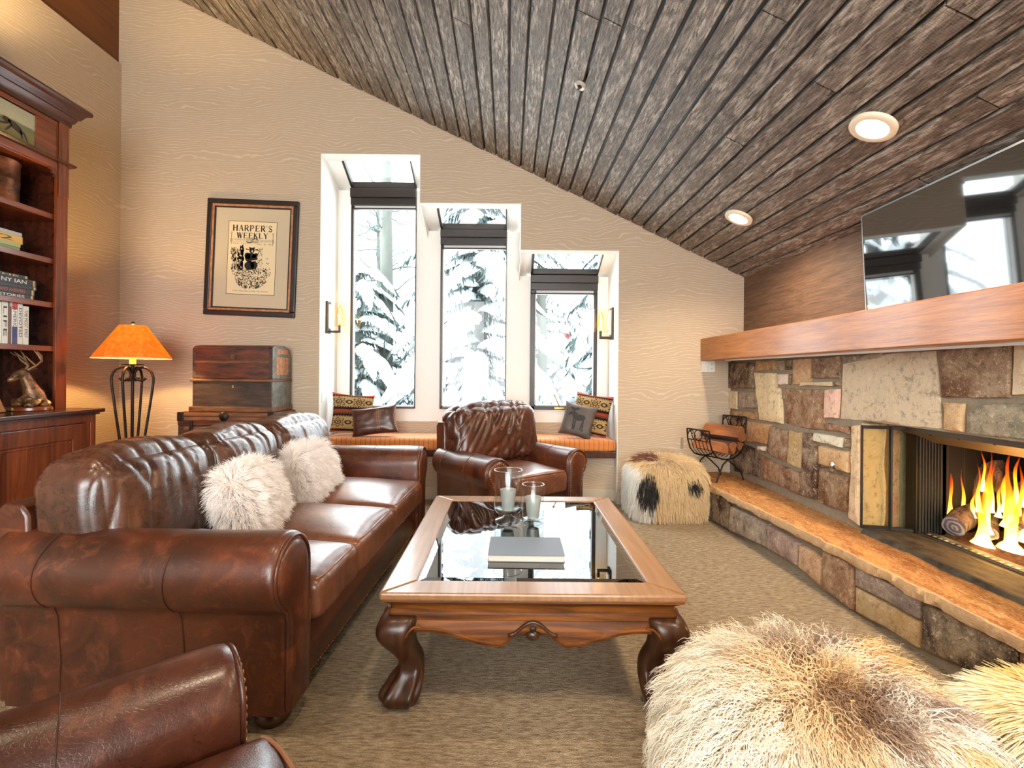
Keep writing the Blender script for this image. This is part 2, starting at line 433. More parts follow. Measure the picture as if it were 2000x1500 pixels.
def m_kilim():
    n = NT('kilim'); g = n.co('UV')
    s = n.sep(g); u, v = s[0], s[1]
    # bands along v: motif / teeth / dark / red / dark / teeth / motif / edge
    band = n.ramp(v, [(0, L(150, 62, 44)), (0.05, L(40, 28, 22)), (0.08, L(164, 134, 90)), (0.40, L(40, 28, 22)), (0.45, L(96, 58, 40)), (0.50, L(150, 58, 40)),
                      (0.56, L(38, 28, 24)), (0.62, L(164, 134, 90)), (0.90, L(40, 28, 22)), (0.93, L(176, 72, 50))], 'CONSTANT')
    py = n.math('DIVIDE', n.math('SUBTRACT', n.math('ABSOLUTE', n.math('SUBTRACT', v, 0.5)), 0.255), 0.30)
    def cell(off):
        px = n.math('SUBTRACT', n.math('FRACT', n.math('MULTIPLY_ADD', u, 2.2, off)), 0.5)
        return px, n.math('SQRT', n.math('ADD', n.math('MULTIPLY', px, px), n.math('MULTIPLY', py, py)))
    def near(x, c, w_): return n.math('LESS_THAN', n.math('ABSOLUTE', n.math('SUBTRACT', x, c)), w_)
    px, r = cell(0.15); _, r2 = cell(0.65)
    th = n.math('ARCTAN2', py, px); pet = n.math('MULTIPLY_ADD', n.math('COSINE', n.math('MULTIPLY', th, 8.0)), 0.07, 0.29)
    ring = n.math('MAXIMUM', n.math('LESS_THAN', n.math('ABSOLUTE', n.math('SUBTRACT', r, pet)), 0.035), near(r, 0.14, 0.035))
    ring2 = n.math('MAXIMUM', n.math('LESS_THAN', r, 0.05), near(n.math('ABSOLUTE', n.math('SUBTRACT', r2, 0.0)), 0.13, 0.045))
    chk = n.new('TexChecker'); n.link(g, chk.inputs[0]); chk.inputs['Scale'].default_value = 34
    inm = n.ramp(v, [(0, 0), (0.1, 1), (0.38, 0), (0.64, 1), (0.88, 0)], 'CONSTANT')
    teeth = n.ramp(v, [(0, 0), (0.075, 1), (0.1, 0), (0.375, 1), (0.40, 0), (0.62, 1), (0.645, 0), (0.875, 1), (0.90, 0)], 'CONSTANT')
    mk = n.math('MAXIMUM', n.math('MULTIPLY', inm, n.math('MAXIMUM', ring, ring2)), n.math('MULTIPLY', teeth, chk.outputs['Fac']))
    n.set(color=n.mix(n.math('MULTIPLY', mk, 0.92), band, L(42, 28, 22)), rough=0.95, spec=0.1)
    n.bump(n.noise(g, 120, 2, 0.6), 0.5, 0.004); return n.m

M = {}
M['wallpaper'] = m_wallpaper(); M['carpet'] = m_carpet(); M['planks'] = m_ceiling()
M['white'] = plain('white_paint', L(236, 234, 228), 0.45)
M['basewhite'] = plain('baseboard_paint', L(196, 182, 164), 0.5)
M['bronze'] = plain('window_bronze', L(44, 36, 33), 0.35, 0.2)
M['rubber'] = plain('window_seal', L(212, 208, 206), 0.5)
M['pane'] = m_glass_thin('window_glass', (0.97, 0.99, 0.99, 1), 1.45)
M['mantel'] = m_wood('mantel_fir', L(140, 76, 24), L(198, 124, 46), 'Y', 1.6, 0.36, 0.25, 0.35, 4, True, 0.25)
M['panel'] = m_wood('rough_panel', L(76, 54, 40), L(122, 92, 70), 'Y', 2.0, 0.6, 0, 0.6, 5, True, 0.3)
M['fascia'] = m_wood('fascia_wood', L(96, 52, 20), L(126, 74, 32), 'Y', 0.5, 0.6, 0, 0.2, 3, True, 0.2)
M['cherry'] = m_wood('cherry', L(84, 34, 14), L(150, 72, 32), 'Z', 0.8, 0.25, 0.35, 0.04, 6)
M['cherry_h'] = m_wood('cherry_horizontal', L(96, 40, 16), L(158, 78, 36), 'Y', 0.8, 0.25, 0.35, 0.04, 6)
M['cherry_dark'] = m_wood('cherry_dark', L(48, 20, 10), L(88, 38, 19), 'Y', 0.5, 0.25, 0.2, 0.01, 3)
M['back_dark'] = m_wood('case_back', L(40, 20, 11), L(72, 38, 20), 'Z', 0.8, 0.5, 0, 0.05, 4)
M['teak'] = m_wood('table_top', L(132, 92, 58), L(168, 124, 84), 'Y', 1.0, 0.34, 0.2, 0.04, 5)
M['rose'] = m_wood('rosewood', L(56, 27, 8), L(156, 90, 32), 'X', 1.1, 0.5, 0.0, 0.05, 9)
M['rose'].node_tree.nodes['Principled BSDF'].inputs['Specular IOR Level'].default_value = 0.2
M['rose_leg'] = m_wood('rosewood_leg', L(38, 21, 12), L(88, 50, 27), 'Z', 0.9, 0.34, 0.1, 0.05, 9)
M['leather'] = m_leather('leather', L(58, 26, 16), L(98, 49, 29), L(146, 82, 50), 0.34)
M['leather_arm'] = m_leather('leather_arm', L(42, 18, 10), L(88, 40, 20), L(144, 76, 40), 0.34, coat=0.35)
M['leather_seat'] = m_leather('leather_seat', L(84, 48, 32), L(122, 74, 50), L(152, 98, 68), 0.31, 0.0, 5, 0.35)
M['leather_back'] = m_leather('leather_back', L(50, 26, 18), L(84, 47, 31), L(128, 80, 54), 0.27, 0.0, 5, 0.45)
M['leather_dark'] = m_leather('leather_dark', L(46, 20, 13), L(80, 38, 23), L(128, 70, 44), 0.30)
M['leather_welt'] = plain('welt', L(150, 98, 66), 0.4)
M['seam'] = plain('seam', L(70, 34, 20), 0.5)
M['nail'] = plain('nailhead', L(150, 104, 62), 0.3, 0.9)
M['foot'] = m_wood('bun_foot', L(40, 20, 12), L(84, 46, 26), 'Z', 1, 0.3, 0.3)
M['iron'] = plain('wrought_iron', L(38, 27, 22), 0.45, 0.5)
M['black'] = plain('black', L(14, 13, 13), 0.5)
M['stone'] = m_stone(); M['flag'] = m_flag(); M['flag_edge'] = m_flag('flag_edge', True)
_n = NT('mortar'); _n.set(color=_n.mix(_n.noise(_n.co('World'), 30, 4, 0.6), L(120, 108, 92), L(160, 146, 126)), rough=0.95, spec=0.1); _n.bump(_n.noise(_n.co('World'), 60, 3, 0.6), 0.4, 0.01); M['mortar'] = _n.m
M['fur'] = m_fur(); M['kilim'] = m_kilim()
M['brass'] = plain('brass', L(196, 150, 80), 0.3, 1)
M['chrome'] = plain('chrome', L(210, 210, 212), 0.15, 1)
M['outlet'] = plain('outlet_plastic', L(232, 226, 214), 0.4)
M['hole'] = plain('slot_dark', L(20, 18, 16), 0.8)

# ------------------------------------------------------------------ room shell
YF, XL, XS, XP, YB = 5.0, -3.88, 2.21, 2.34, -3.2
ceil_z = lambda x: 4.98 - 0.4795 * (x + 3.28)
fl = MB(); fl.box((-4.1, YB - 0.2, -0.12), (2.7, 5.9, 0)); struct(fl.build('floor', M['carpet']))
# far wall with the stepped bay opening (x breaks, opening tops)
bx = [-1.88, -0.90, 0.108, 1.087]; bt = [3.46, 2.98, 2.52]
m = MB()
def fwall(x0, x1, z0f, y0=YF, y1=YF + 0.12):
    m.hexa([(x0, y0, z0f), (x1, y0, z0f), (x1, y1, z0f), (x0, y1, z0f)] + [(x, y, ceil_z(x) + 0.05) for x, y in ((x0, y0), (x1, y0), (x1, y1), (x0, y1))])
e_ = 0.006
fwall(XL - 0.1, bx[0] - e_, 0); fwall(bx[3] + e_, 2.7, 0)
fwall(bx[0] - e_, bx[1] + e_, bt[0] + e_); fwall(bx[1] + e_, bx[2] + e_, bt[1] + e_); fwall(bx[2] + e_, bx[3] + e_, bt[2] + e_)
struct(m.build('wall_far', M['wallpaper']))
# bay alcove: side cheeks, back with three window openings, stepped soffits and sloped skylight planes, apron under the seat
YW = 5.5
wx = [(-1.73, -1.02), (-0.75, -0.03), (0.235, 0.965)]     # window units
wh = [(3.285, 3.115), (2.845, 2.69), (2.36, 2.205)]       # transom top / bottom
sill = 0.90
m = MB()
m.box((bx[0] - 0.0055, YF - 0.004, 0), (bx[0], YW + 0.12, bt[0] + 0.0055)); m.box((bx[3], YF - 0.004, 0), (bx[3] + 0.0055, YW + 0.12, bt[2] + 0.0055))
m.box((bx[0] - 0.1, YF + 0.125, 0), (bx[0] - 0.0055, YW + 0.12, bt[0] + 0.08)); m.box((bx[3] + 0.0055, YF + 0.125, 0), (bx[3] + 0.1, YW + 0.12, bt[2] + 0.08))
xs = [bx[0]] + [c for p in wx for c in p] + [bx[3]]
for k in range(0, 8, 2):
    x0, x1 = xs[k], xs[k + 1]
    if k in (2, 4):
        j = k // 2 - 1; mid = bx[j + 1]
        m.box((x0, YW, 0.7), (mid, YW + 0.12, wh[j][0])); m.box((mid, YW, 0.7), (x1, YW + 0.12, wh[j + 1][0]))
    else: m.box((x0, YW, 0.7), (x1, YW + 0.12, wh[0][0] if k == 0 else wh[2][0]))
for j in range(3): m.box((wx[j][0], YW, 0.7), (wx[j][1], YW + 0.12, sill))
YS = 5.15
for j in range(3):
    x0, x1, zt, zl = bx[j], bx[j + 1], bt[j], wh[j][0]
    m.box((x0, YF - 0.004, zt), (x1 + 0.0055, YS, zt + 0.0055))
    for (a, b) in ((x0, wx[j][0]), (wx[j][1], x1)):
        m.hexa([(a, YS, zt), (b, YS, zt), (b, YW + 0.12, zl), (a, YW + 0.12, zl), (a, YS, zt + 0.08), (b, YS, zt + 0.08), (b, YW + 0.12, zl + 0.08), (a, YW + 0.12, zl + 0.08)])
    if j < 2:   # step wall between neighbouring roofs
        m.hexa([(x1, YF - .004, bt[j + 1]), (x1 + .0055, YF - .004, bt[j + 1]), (x1 + .0055, YW + .1, bt[j + 1] - 0.25), (x1, YW + .1, bt[j + 1] - 0.25), (x1, YF - .004, zt), (x1 + .0055, YF - .004, zt), (x1 + .0055, YW + .1, zl), (x1, YW + .1, zl)])
struct(m.build('wall_alcove', M['white']))
m = MB(); m.box((bx[0], YW - 0.01, 0.5), (bx[3], YW + 0.1, 0.76)); m.box((bx[0], YF + 0.14, 0), (bx[3], YF + 0.2, 0.5)); struct(m.build('wall_apron', M['wallpaper']))
# left wall, upper timber fascia, right timber panelling, unseen back wall with openings added for fill light
m = MB(); m.box((XL - 0.1, YB, 0), (XL, YF, 4.335)); struct(m.build('wall_left', M['wallpaper']))
m = MB(); m.box((XL - 0.14, YB, 4.335), (XL - 0.03, YF, 5.4)); struct(m.build('trim_1', M['fascia']))
m = MB(); m.box((XP, 0.2, 1.6), (XP + 0.1, YF, 2.6))
struct(m.build('wall_panel', M['panel']))
m = MB(); m.box((XL, YB - 0.1, 0), (2.7, YB, 0.6)); m.box((XL, YB - 0.1, 3.4), (2.7, YB, 5.6)); m.box((XL, YB - 0.1, 0.6), (-2.9, YB, 3.4)); m.box((1.7, YB - 0.1, 0.6), (2.7, YB, 3.4)); m.box((-0.65, YB - 0.1, 0.6), (-0.55, YB, 3.4))
struct(m.build('wall_back', M['wallpaper']))
m = MB(); m.box((2.62, YB, 0), (2.7, 1.55, 2.6)); m.box((XS + 0.1, YB, 0), (2.62, 0.9, 2.4))
struct(m.build('wall_right_end', M['wallpaper']))
# baseboards
m = MB(); m.box((XL, YF - 0.018, 0), (bx[0] - 0.005, YF, 0.12)); struct(m.build('baseboard_far', M['basewhite'], bevel=0.004))
m = MB(); m.box((bx[3], YF - 0.018, 0), (XS - 0.35, YF, 0.12)); struct(m.build('baseboard_far_right', M['basewhite'], bevel=0.004))
m = MB(); m.box((bx[0], YF + 0.122, 0), (bx[3], YF + 0.14, 0.12)); struct(m.build('baseboard_bay', M['basewhite'], bevel=0.004))
# plank ceiling: boards run along the room, each with its own tone, offset and ragged far end
m = MB(); s0 = -4.0; i = 0
sl = sqrt(1 + 0.4795 ** 2); nx, nz = -0.4795 / sl, -1 / sl       # downward normal
while s0 < 2.42:
    wdt = 0.127 if i % 2 == 0 else 0.115
    x0, x1 = s0, s0 + wdt - 0.010
    cuts = [YB, random.uniform(-1.5, 0.8), random.uniform(1.6, 4.2), YF + random.uniform(-0.012, 0.0)]
    for a, b in zip(cuts[:-1], cuts[1:]):
        d = random.choice((0.018, 0.024, 0.02, 0.016)) ; ta = random.random(); m.ct = (ta, random.random(), random.random())
        b -= 0.0015
        p = []
        for k, dd in ((0.0, d), (0.0, -0.02)):
            e = 0.004 if dd > 0 else 0
            for (x, y) in ((x0 + e, a + e), (x1 - e, a + e), (x1 - e, b - e), (x0 + e, b - e)):
                p.append((x + nx * dd, y, ceil_z(x) + nz * dd))
        m.hexa(p)
    s0 += wdt; i += 1
struct(m.build('ceiling', M['planks'], tint=True, bevel=0.003))
m = MB(); m.hexa([(-4.05, YB - .1, ceil_z(-4.05) + .01), (2.7, YB - .1, ceil_z(2.7) + .01), (2.7, 5.05, ceil_z(2.7) + .01), (-4.05, 5.05, ceil_z(-4.05) + .01),
                   (-4.05, YB - .1, ceil_z(-4.05) + .1), (2.7, YB - .1, ceil_z(2.7) + .1), (2.7, 5.05, ceil_z(2.7) + .1), (-4.05, 5.05, ceil_z(-4.05) + .1)])
struct(m.build('ceiling_deck', M['black']))

# windows: sash frame, pane, skylight frame and skylight pane
for j in range(3):
    x0, x1 = wx[j]; zt, zb = wh[j]
    r = bpy.data.objects.new('window_%d' % (j + 1), None); COL.objects.link(r); r.location = ((x0 + x1) / 2, YW, sill); struct(r)
    off = Vector(r.location)
    def W(name, mb, mat, **k):
        mb.v = [tuple(Vector(p) - off) for p in mb.v]; return mb.build(name, mat, r, **k)
    f = 0.022 if j < 2 else 0.05
    m = MB()
    m.box((x0, YW - 0.03, sill), (x0 + f, YW + 0.06, zb)); m.box((x1 - (0.008 if j < 2 else 0.04), YW - 0.03, sill), (x1, YW + 0.06, zb)); m.box((x0, YW - 0.03, sill), (x1, YW + 0.06, sill + f * 0.8))
    m.box((x0, YW - 0.05, zb), (x1, YW + 0.06, zb + 0.075)); m.box((x0, YW - 0.075, zb + 0.075), (x1, YW + 0.06, zt))
    m.box((x0, YW - 0.03, zb - 0.045), (x1, YW + 0.02, zb - 0.03))
    W('frame', m, M['bronze'], bevel=0.003)
    m = MB(); m.box((x0 + f, YW - 0.012, zb - 0.030), (x1 - 0.01, YW + 0.03, zb - 0.002)); m.box((x0 + f, YW - 0.012, sill), (x0 + f + 0.012, YW + 0.03, zb)); m.box((x0 + f, YW - 0.012, sill + f * 0.8), (x1 - f * .6, YW + 0.03, sill + f * 0.8 + 0.014))
    W('seal', m, M['rubber'])
    m = MB(); m.box((x0 + f, YW + 0.035, sill), (x1 - 0.01, YW + 0.041, zb)); W('glass_pane', m, M['pane'])
    sl_ = (zt - bt[j]) / (YW - YS)
    Z = lambda y: bt[j] + sl_ * (y - YS)
    def bar(m, xa, xb, ya, yb, d0=-0.012, d1=0.06):
        m.hexa([(xa, ya, Z(ya) + d0), (xb, ya, Z(ya) + d0), (xb, yb, Z(yb) + d0), (xa, yb, Z(yb) + d0), (xa, ya, Z(ya) + d1), (xb, ya, Z(ya) + d1), (xb, yb, Z(yb) + d1), (xa, yb, Z(yb) + d1)])
    m = MB(); bar(m, x0, x0 + 0.025, YS, YW); bar(m, x1 - 0.012, x1, YS, YW); bar(m, x0, x1, YW - 0.04, YW + 0.02, 0.0); bar(m, x0, x1, YS - 0.03, YS, 0.001)
    W('skylight_frame', m, M['bronze'], bevel=0.003)
    m = MB(); bar(m, x0 + 0.02, x1 - 0.01, YS, YW - 0.03, 0.03, 0.037); W('skylight_pane', m, M['pane'])
    if j == 2:
        m = MB(); cx = 0.555
        m.box((cx - 0.05, YW - 0.06, sill + 0.012), (cx + 0.06, YW - 0.03, sill + 0.03)); m.tube([(cx, YW - 0.06, sill + 0.03), (cx - 0.005, YW - 0.07, sill + 0.05), (cx - 0.05, YW - 0.08, sill + 0.15)], 0.007); m.ball((cx - 0.055, YW - 0.08, sill + 0.16), 0.013)
        W('crank_handle', m, M['brass'], smooth=40)
for j in (0, 1):  # unseen rear windows, added to bring fill light into the room
    x = (-2.9, -0.55)[j]; wd = 2.25
    r = bpy.data.objects.new('window_%d' % (j + 4), None); COL.objects.link(r); r.location = (x, YB, 0.6); struct(r)
    m = MB()
    for a, b in (((0, 0), (0.06, 2.8)), ((wd - .06, 0), (wd, 2.8)), ((wd / 2 - .03, 0), (wd / 2 + .03, 2.8)), ((0, 0), (wd, 0.06)), ((0, 2.74), (wd, 2.8))):
        m.box((a[0], -0.08, a[1]), (b[0], -0.02, b[1]))
    m.build('frame', M['bronze'], r); m = MB(); m.box((0.06, -0.055, 0.06), (wd - 0.06, -0.05, 2.74)); m.build('glass_pane', M['pane'], r)
# ------------------------------------------------------------------ stone chimney wall, hearth, mantel, fireplace
STC = dict(cream=L(226, 202, 166), tan=L(198, 154, 106), rust=L(138, 84, 54), brown=L(112, 76, 52), dark=L(70, 46, 34), grey=L(136, 120, 104), white=L(240, 226, 200), brick=L(140, 84, 62), ochre=L(178, 122, 72))
SA = lambda pts: [(1400 + x / 4.4125, 660 + y / 4.4125) for x, y in pts]
SB = lambda pts: [(1200 + x / 2.5, 600 + y / 2.5) for x, y in pts]
stones = [
 ('dark', SA([(118, 208), (325, 215), (328, 432), (118, 432)])), ('ochre', SA([(332, 200), (520, 190), (515, 275), (330, 285)])), ('grey', SA([(527, 195), (580, 195), (584, 280), (530, 280)])),
 ('dark', SA([(590, 185), (648, 185), (650, 275), (592, 280)])), ('tan', SA([(657, 185), (820, 168), (825, 400), (655, 408)])), ('brown', SA([(838, 175), (1060, 155), (1065, 340), (838, 350)])),
 ('cream', SA([(338, 300), (515, 300), (522, 420), (548, 440), (570, 600), (572, 738), (385, 708)])), ('white', SA([(525, 315), (615, 310), (612, 400), (530, 405)])), ('brown', SA([(622, 310), (648, 310), (645, 402), (618, 402)])),
 ('cream', SA([(725, 382), (1005, 377), (1008, 412), (722, 412)])), ('brown', SA([(1015, 377), (1070, 377), (1072, 412), (1016, 412)])), ('grey', SA([(190, 460), (370, 465), (370, 608), (190, 600)])),
 ('cream', SA([(110, 455), (180, 460), (180, 615), (112, 610)])), ('ochre', SA([(118, 622), (352, 640), (350, 702), (118, 690)])), ('rust', SA([(565, 430), (945, 448), (942, 620), (930, 792), (800, 790), (590, 735), (585, 600)])),
 ('cream', SA([(958, 445), (1065, 440), (1050, 690), (952, 690)])), ('brick', SA([(965, 735), (1155, 765), (1160, 828), (938, 795)])), ('white', SA([(845, 820), (1090, 858), (1085, 943), (840, 885)])),
 ('brown', SA([(1098, 855), (1165, 872), (1160, 958), (1095, 945)])), ('ochre', SA([(240, 708), (470, 745), (448, 915), (240, 885)])), ('brown', SA([(482, 757), (608, 797), (600, 1070), (448, 990)])),
 ('tan', SA([(622, 790), (690, 815), (753, 812), (738, 1140), (605, 1080)])), ('dark', SA([(768, 815), (832, 820), (840, 890), (888, 930), (878, 1395), (742, 1350)])), ('tan', SA([(902, 932), (1158, 982), (1150, 1162), (905, 1088)])),
 ('brown', SA([(900, 1128), (1142, 1195), (1128, 1500), (888, 1415)])), ('rust', SA([(388, 1012), (545, 1092), (542, 1255), (385, 1215)])), ('brown', SA([(557, 1095), (735, 1160), (732, 1352), (557, 1275)])),
 ('white', SA([(360, 930), (425, 937), (420, 975), (360, 963)])), ('dark', SA([(120, 880), (290, 930), (355, 965), (372, 1000), (362, 1200), (150, 1150)])), ('rust', SA([(118, 700), (232, 706), (232, 880), (118, 860)])),
 ('cream', SA([(1182, 755), (1242, 750), (1238, 1620), (1150, 1560), (1172, 1100)])),
 ('cream', SB([(1112, 278), (1320, 225), (1570, 207), (1592, 400), (1600, 595), (1440, 585), (1300, 560), (1100, 548)])), ('grey', SB([(1110, 238), (1312, 222), (1300, 250), (1115, 272)])), ('brown', SB([(1600, 200), (1945, 175), (1938, 445), (1608, 440)])),
 ('cream', SB([(1960, 172), (2300, 160), (2300, 450), (1950, 428)])), ('tan', SB([(1617, 460), (1712, 470), (1706, 612), (1617, 603)])), ('grey', SB([(1725, 522), (1800, 470), (2200, 462), (2200, 660), (1722, 620)]))]
PX = 2.21
def facing(u, v, p): return None
def stone(mb, poly, tint, put, prot, seed, rough=0.006, inset=0.012):
    """irregular faced stone: poly in wall coordinates (u, v); put(u, v, out) gives the point"""
    rnd = random.Random(seed); pts = []
    n = len(poly); cx = sum(p[0] for p in poly) / n; cy = sum(p[1] for p in poly) / n
    for i in range(n):
        a, b = poly[i], poly[(i + 1) % n]; ln = math.dist(a, b); k = max(2, int(ln / 0.045))
        for j in range(k):
            t = j / k; u = a[0] + (b[0] - a[0]) * t; v = a[1] + (b[1] - a[1]) * t
            q = mnoise.noise_vector(Vector((u * 14, v * 14, seed))) * rough
            pts.append((u + q.x, v + q.y))
    mb.ct = tuple(c * rnd.uniform(0.85, 1.12) for c in tint[:3])
    def ring(d, ins, amp=0):
        out = []
        for (u, v) in pts:
            l = math.dist((u, v), (cx, cy)); k = max(0.05, 1 - ins / max(l, 1e-4)); uu = cx + (u - cx) * k; vv = cy + (v - cy) * k
            out.append(put(uu, vv, d + (amp * mnoise.noise(Vector((uu * 11, vv * 11, seed * 3.1))) if amp else 0)))
        return out
    R = max(math.dist(p, (cx, cy)) for p in pts)
    rings = [ring(-0.03, 0), ring(prot - 0.010, 0.001), ring(prot - 0.002, inset * 0.5), ring(prot, inset, 0.006)]
    for f in (0.25, 0.5, 0.75): rings.append(ring(prot + 0.004, inset + (R - inset) * f, 0.014))
    mb.loft(rings, cap=False)
    o = len(mb.v); last = rings[-1]; mb.add(last + [put(cx, cy, prot + 0.004)], [(i, (i + 1) % len(last), len(last)) for i in range(len(last))])

PW = lambda u, v, d: (PX - d, u, v)
m = MB()
for i, (k, poly) in enumerate(stones):
    P = [at_x(x, y, PX) for x, y in poly]
    stone(m, [(p.y, p.z) for p in P], STC[k], PW, random.Random(i).uniform(0.0, 0.03), i)
PJ = lambda u, v, d: (u, 3.149 - d, v)
stone(m, [(2.22, 0.35), (2.36, 0.35), (2.375, 0.6), (2.355, 0.8), (2.37, 1.0), (2.22, 1.0)], STC['cream'], PJ, 0.012, 77)
stone(m, [(2.39, 0.35), (2.46, 0.35), (2.46, 1.0), (2.39, 1.0)], STC['tan'], PJ, 0.004, 78)
# stones of the near, unseen stretch and below the hearth line
rr = random.Random(4)
yy = 0.95
for (z0, z1, ya, yb) in ((1.05, 1.42, 0.95, 1.98), (0.35, 0.7, 0.95, 1.5), (0.72, 1.03, 0.95, 1.5)):
    y = ya
    while y < yb - 0.1:
        wd = min(rr.uniform(0.2, 0.4), yb - y); stone(m, [(y + .01, z0 + .01), (y + wd - .01, z0 + .01), (y + wd - .01, z1 - .01), (y + .01, z1 - .01)], STC[rr.choice(list(STC))], PW, rr.uniform(0, .03), rr.random() * 50); y += wd
m.cur = 1
m.box((PX + .006, 0.9, 0), (2.62, YF, 0.345)); m.box((PX + .006, 3.15, 0.345), (2.62, YF, 1.44)); m.box((PX + .006, 0.9, 0.345), (2.62, 1.5, 1.02)); m.box((PX + .006, 0.9, 1.02), (2.62, 3.15, 1.44))
m.box((2.3, 0.9, 1.44), (2.62, YF, 1.63))
struct(m.build('wall_right', [M['stone'], M['mortar']], smooth=35, tint=True))

# hearth: ragged flagstone slab on a low stone wall; its front runs slightly out of line with the chimney
hx = lambda y: 1.79 + (4.5 - y) * 0.0545
t = thing('stone_hearth', 'long raised stone hearth with orange flagstone top along the fireplace wall', 'hearth', (2.0, 2.9, 0))
m = MB(); nY, nX = 420, 14; g = []
ys = [0.95 + (YF - 0.03 - 0.95) * i / nY for i in range(nY + 1)]
def top(x, y): return 0.333 + 0.006 * mnoise.noise(Vector((x * 6, y * 5, 1))) + 0.003 * mnoise.noise(Vector((x * 25, y * 20, 4)))
rows = []
for y in ys:
    e = hx(y) - 0.022 + 0.012 * mnoise.noise(Vector((y * 5, 0, 3))) + 0.008 * mnoise.noise(Vector((y * 21, 0, 9))) + 0.006 * mnoise.noise(Vector((y * 60, 0, 2)))
    zb = 0.272 + 0.012 * mnoise.noise(Vector((y * 7, 5, 3)))
    cc = 0.010 * mnoise.noise(Vector((y * 26, 2, 2))); r = [(e + 0.014, y, zb), (e + 0.006 + cc, y, zb + 0.006), (e + 0.001 - cc * .6, y, 0.306), (e + 0.004 + cc * .5, y, top(e, y) - 0.003)]
    for i in range(nX + 1):
        x = e + 0.012 + (PX + 0.02 - e - 0.012) * (i / nX) ** 1.3; r.append((x, y, top(x, y)))
    r.append((PX + 0.02, y, zb)); rows.append(r)
m.loft([[(p[0] - 2.0, p[1] - 2.9, p[2]) for p in r] for r in rows])
nr = len(rows[0])
m.mi = [1 if (i % nr) in (0, 1, 2, 3) and i < (len(rows) - 1) * nr else 0 for i in range(len(m.f))]
m.build('slab', [M['flag'], M['flag_edge']], t, smooth=38)
m = MB(); gi = []
for i in range(41):
    y = 1.5 + 1.6 * i / 40; gi.append([(x - 2.0, y - 2.9, 0.352 + .005 * mnoise.noise(Vector((x * 8, y * 8, 7)))) for x in [2.165 + 0.275 * k / 8 for k in range(9)]])
for r in gi: r[0] = (r[0][0], r[0][1], 0.31)
m.loft(gi, closed=False); _n = NT('sooty_stone'); a = _n.noise(_n.co('World', (2, 1, 1)), 9, 5, .7); _n.set(color=_n.mix(_n.ramp(a, [(.35, 0), (.65, 1)]), L(38, 34, 28), L(92, 84, 68)), rough=.7); _n.bump(a, .5, .01); m.build('inner_slab', _n.m, t, smooth=60)
HS = lambda pts: [(1200 + x / 2.5, 600 + y / 2.5) for x, y in pts]
HT = lambda pts: [(1200 + x / 2.5, 1100 + y / 2.5) for x, y in pts]
hst = [('dark', HS([(442, 893), (500, 905), (552, 935), (546, 1083), (442, 1030)])), ('grey', HS([(560, 970), (738, 1058), (735, 1172), (552, 1088)])), ('grey', HS([(745, 1065), (888, 1150), (884, 1258), (742, 1175)])),
       ('tan', HS([(893, 1163), (1000, 1222), (995, 1360), (888, 1265)])), ('rust', HS([(1010, 1190), (1155, 1255), (1150, 1480), (1005, 1370)])), ('grey', HT([(1167, 5), (1475, 148), (1475, 270), (1167, 108)])),
       ('tan', HT([(1165, 118), (1473, 285), (1470, 412), (1163, 235)])), ('dark', HT([(1485, 148), (1620, 200), (1800, 268), (1960, 345), (1960, 640), (1485, 420)])), ('brown', HT([(1970, 350), (2300, 500), (2300, 800), (1970, 645)]))]
def hproj(px, py):
    u, v = px - VPX, VPY - py; uu = (u * cos(ROLL) - v * sin(ROLL)) / FPX; vv = (u * sin(ROLL) + v * cos(ROLL)) / FPX
    d = (1.79 + 4.5 * 0.0545) / (uu + 0.0545); return (d, CAMZ + vv * d)
m = MB()
HP = lambda u, v, d: (hx(u) + 0.012 - d - 2.0, u - 2.9, v)
for i, (k, poly) in enumerate(hst):
    P = [hproj(x, y) for x, y in poly]; P = [(u, min(0.268, max(0.004, v))) for u, v in P]
    stone(m, P, STC[k], HP, random.Random(i + 60).uniform(0.0, 0.015), 60 + i)
m.cur = 1
m.hexa([(hx(0.95) + .018 - 2, .95 - 2.9, 0), (PX + .0 - 2, .95 - 2.9, 0), (PX - 2, 4.97 - 2.9, 0), (hx(4.97) + .06 - 2, 4.97 - 2.9, 0), (hx(0.95) + .018 - 2, .95 - 2.9, .28), (PX - 2, .95 - 2.9, .28), (PX - 2, 4.97 - 2.9, .28), (hx(4.97) + .06 - 2, 4.97 - 2.9, .28)])
m.build('base', [M['stone'], M['mortar']], t, smooth=35, tint=True)

t = thing('mantel_beam', 'long orange fir mantel beam across the top of the stone wall', 'mantel', (2.1, 2.9, 1.44))
m = MB(); m.box((1.91 - 2.1, 0.9 - 2.9, 0), (XP - 2.1 - .002, YF - 2.9 - .002, 0.215)); m.build('beam', M['mantel'], t, bevel=0.006)
m = MB(); m.box((2.03 - 2.1, 0.9 - 2.9, -0.012), (2.05 - 2.1, YF - 2.9 - .3, 0.0)); m.build('light_strip', M['outlet'], t)

# television above the mantel
_n = NT('tv_screen'); _n.set(color=L(12, 12, 14), rough=0.045, spec=1.0, coat=1.0, coat_rough=0.02); M['screen'] = _n.m
t = thing('television', 'large black glossy television standing above the mantel beam', 'television', (2.24, 2.52, 1.66), rot=(0, radians(-3.2), radians(-2.2)))
m = MB(); m.box((-0.018, -0.63, 0.02), (0.03, 0.63, 0.645), 0.004); m.build('housing', M['black'], t)
m = MB(); m.box((-0.021, -0.62, 0.03), (-0.0175, 0.62, 0.635)); m.build('screen', M['screen'], t)
m = MB(); m.box((-0.022, -0.632, 0.637), (-0.012, 0.632, 0.647)); m.box((-0.022, 0.622, 0.02), (-0.012, 0.632, 0.637)); m.build('bezel', plain('bezel', L(150, 150, 152), 0.25, 0.9), t)
m = MB(); m.box((-0.05, -0.25, 0), (0.08, 0.25, 0.02)); m.build('foot', M['black'], t)

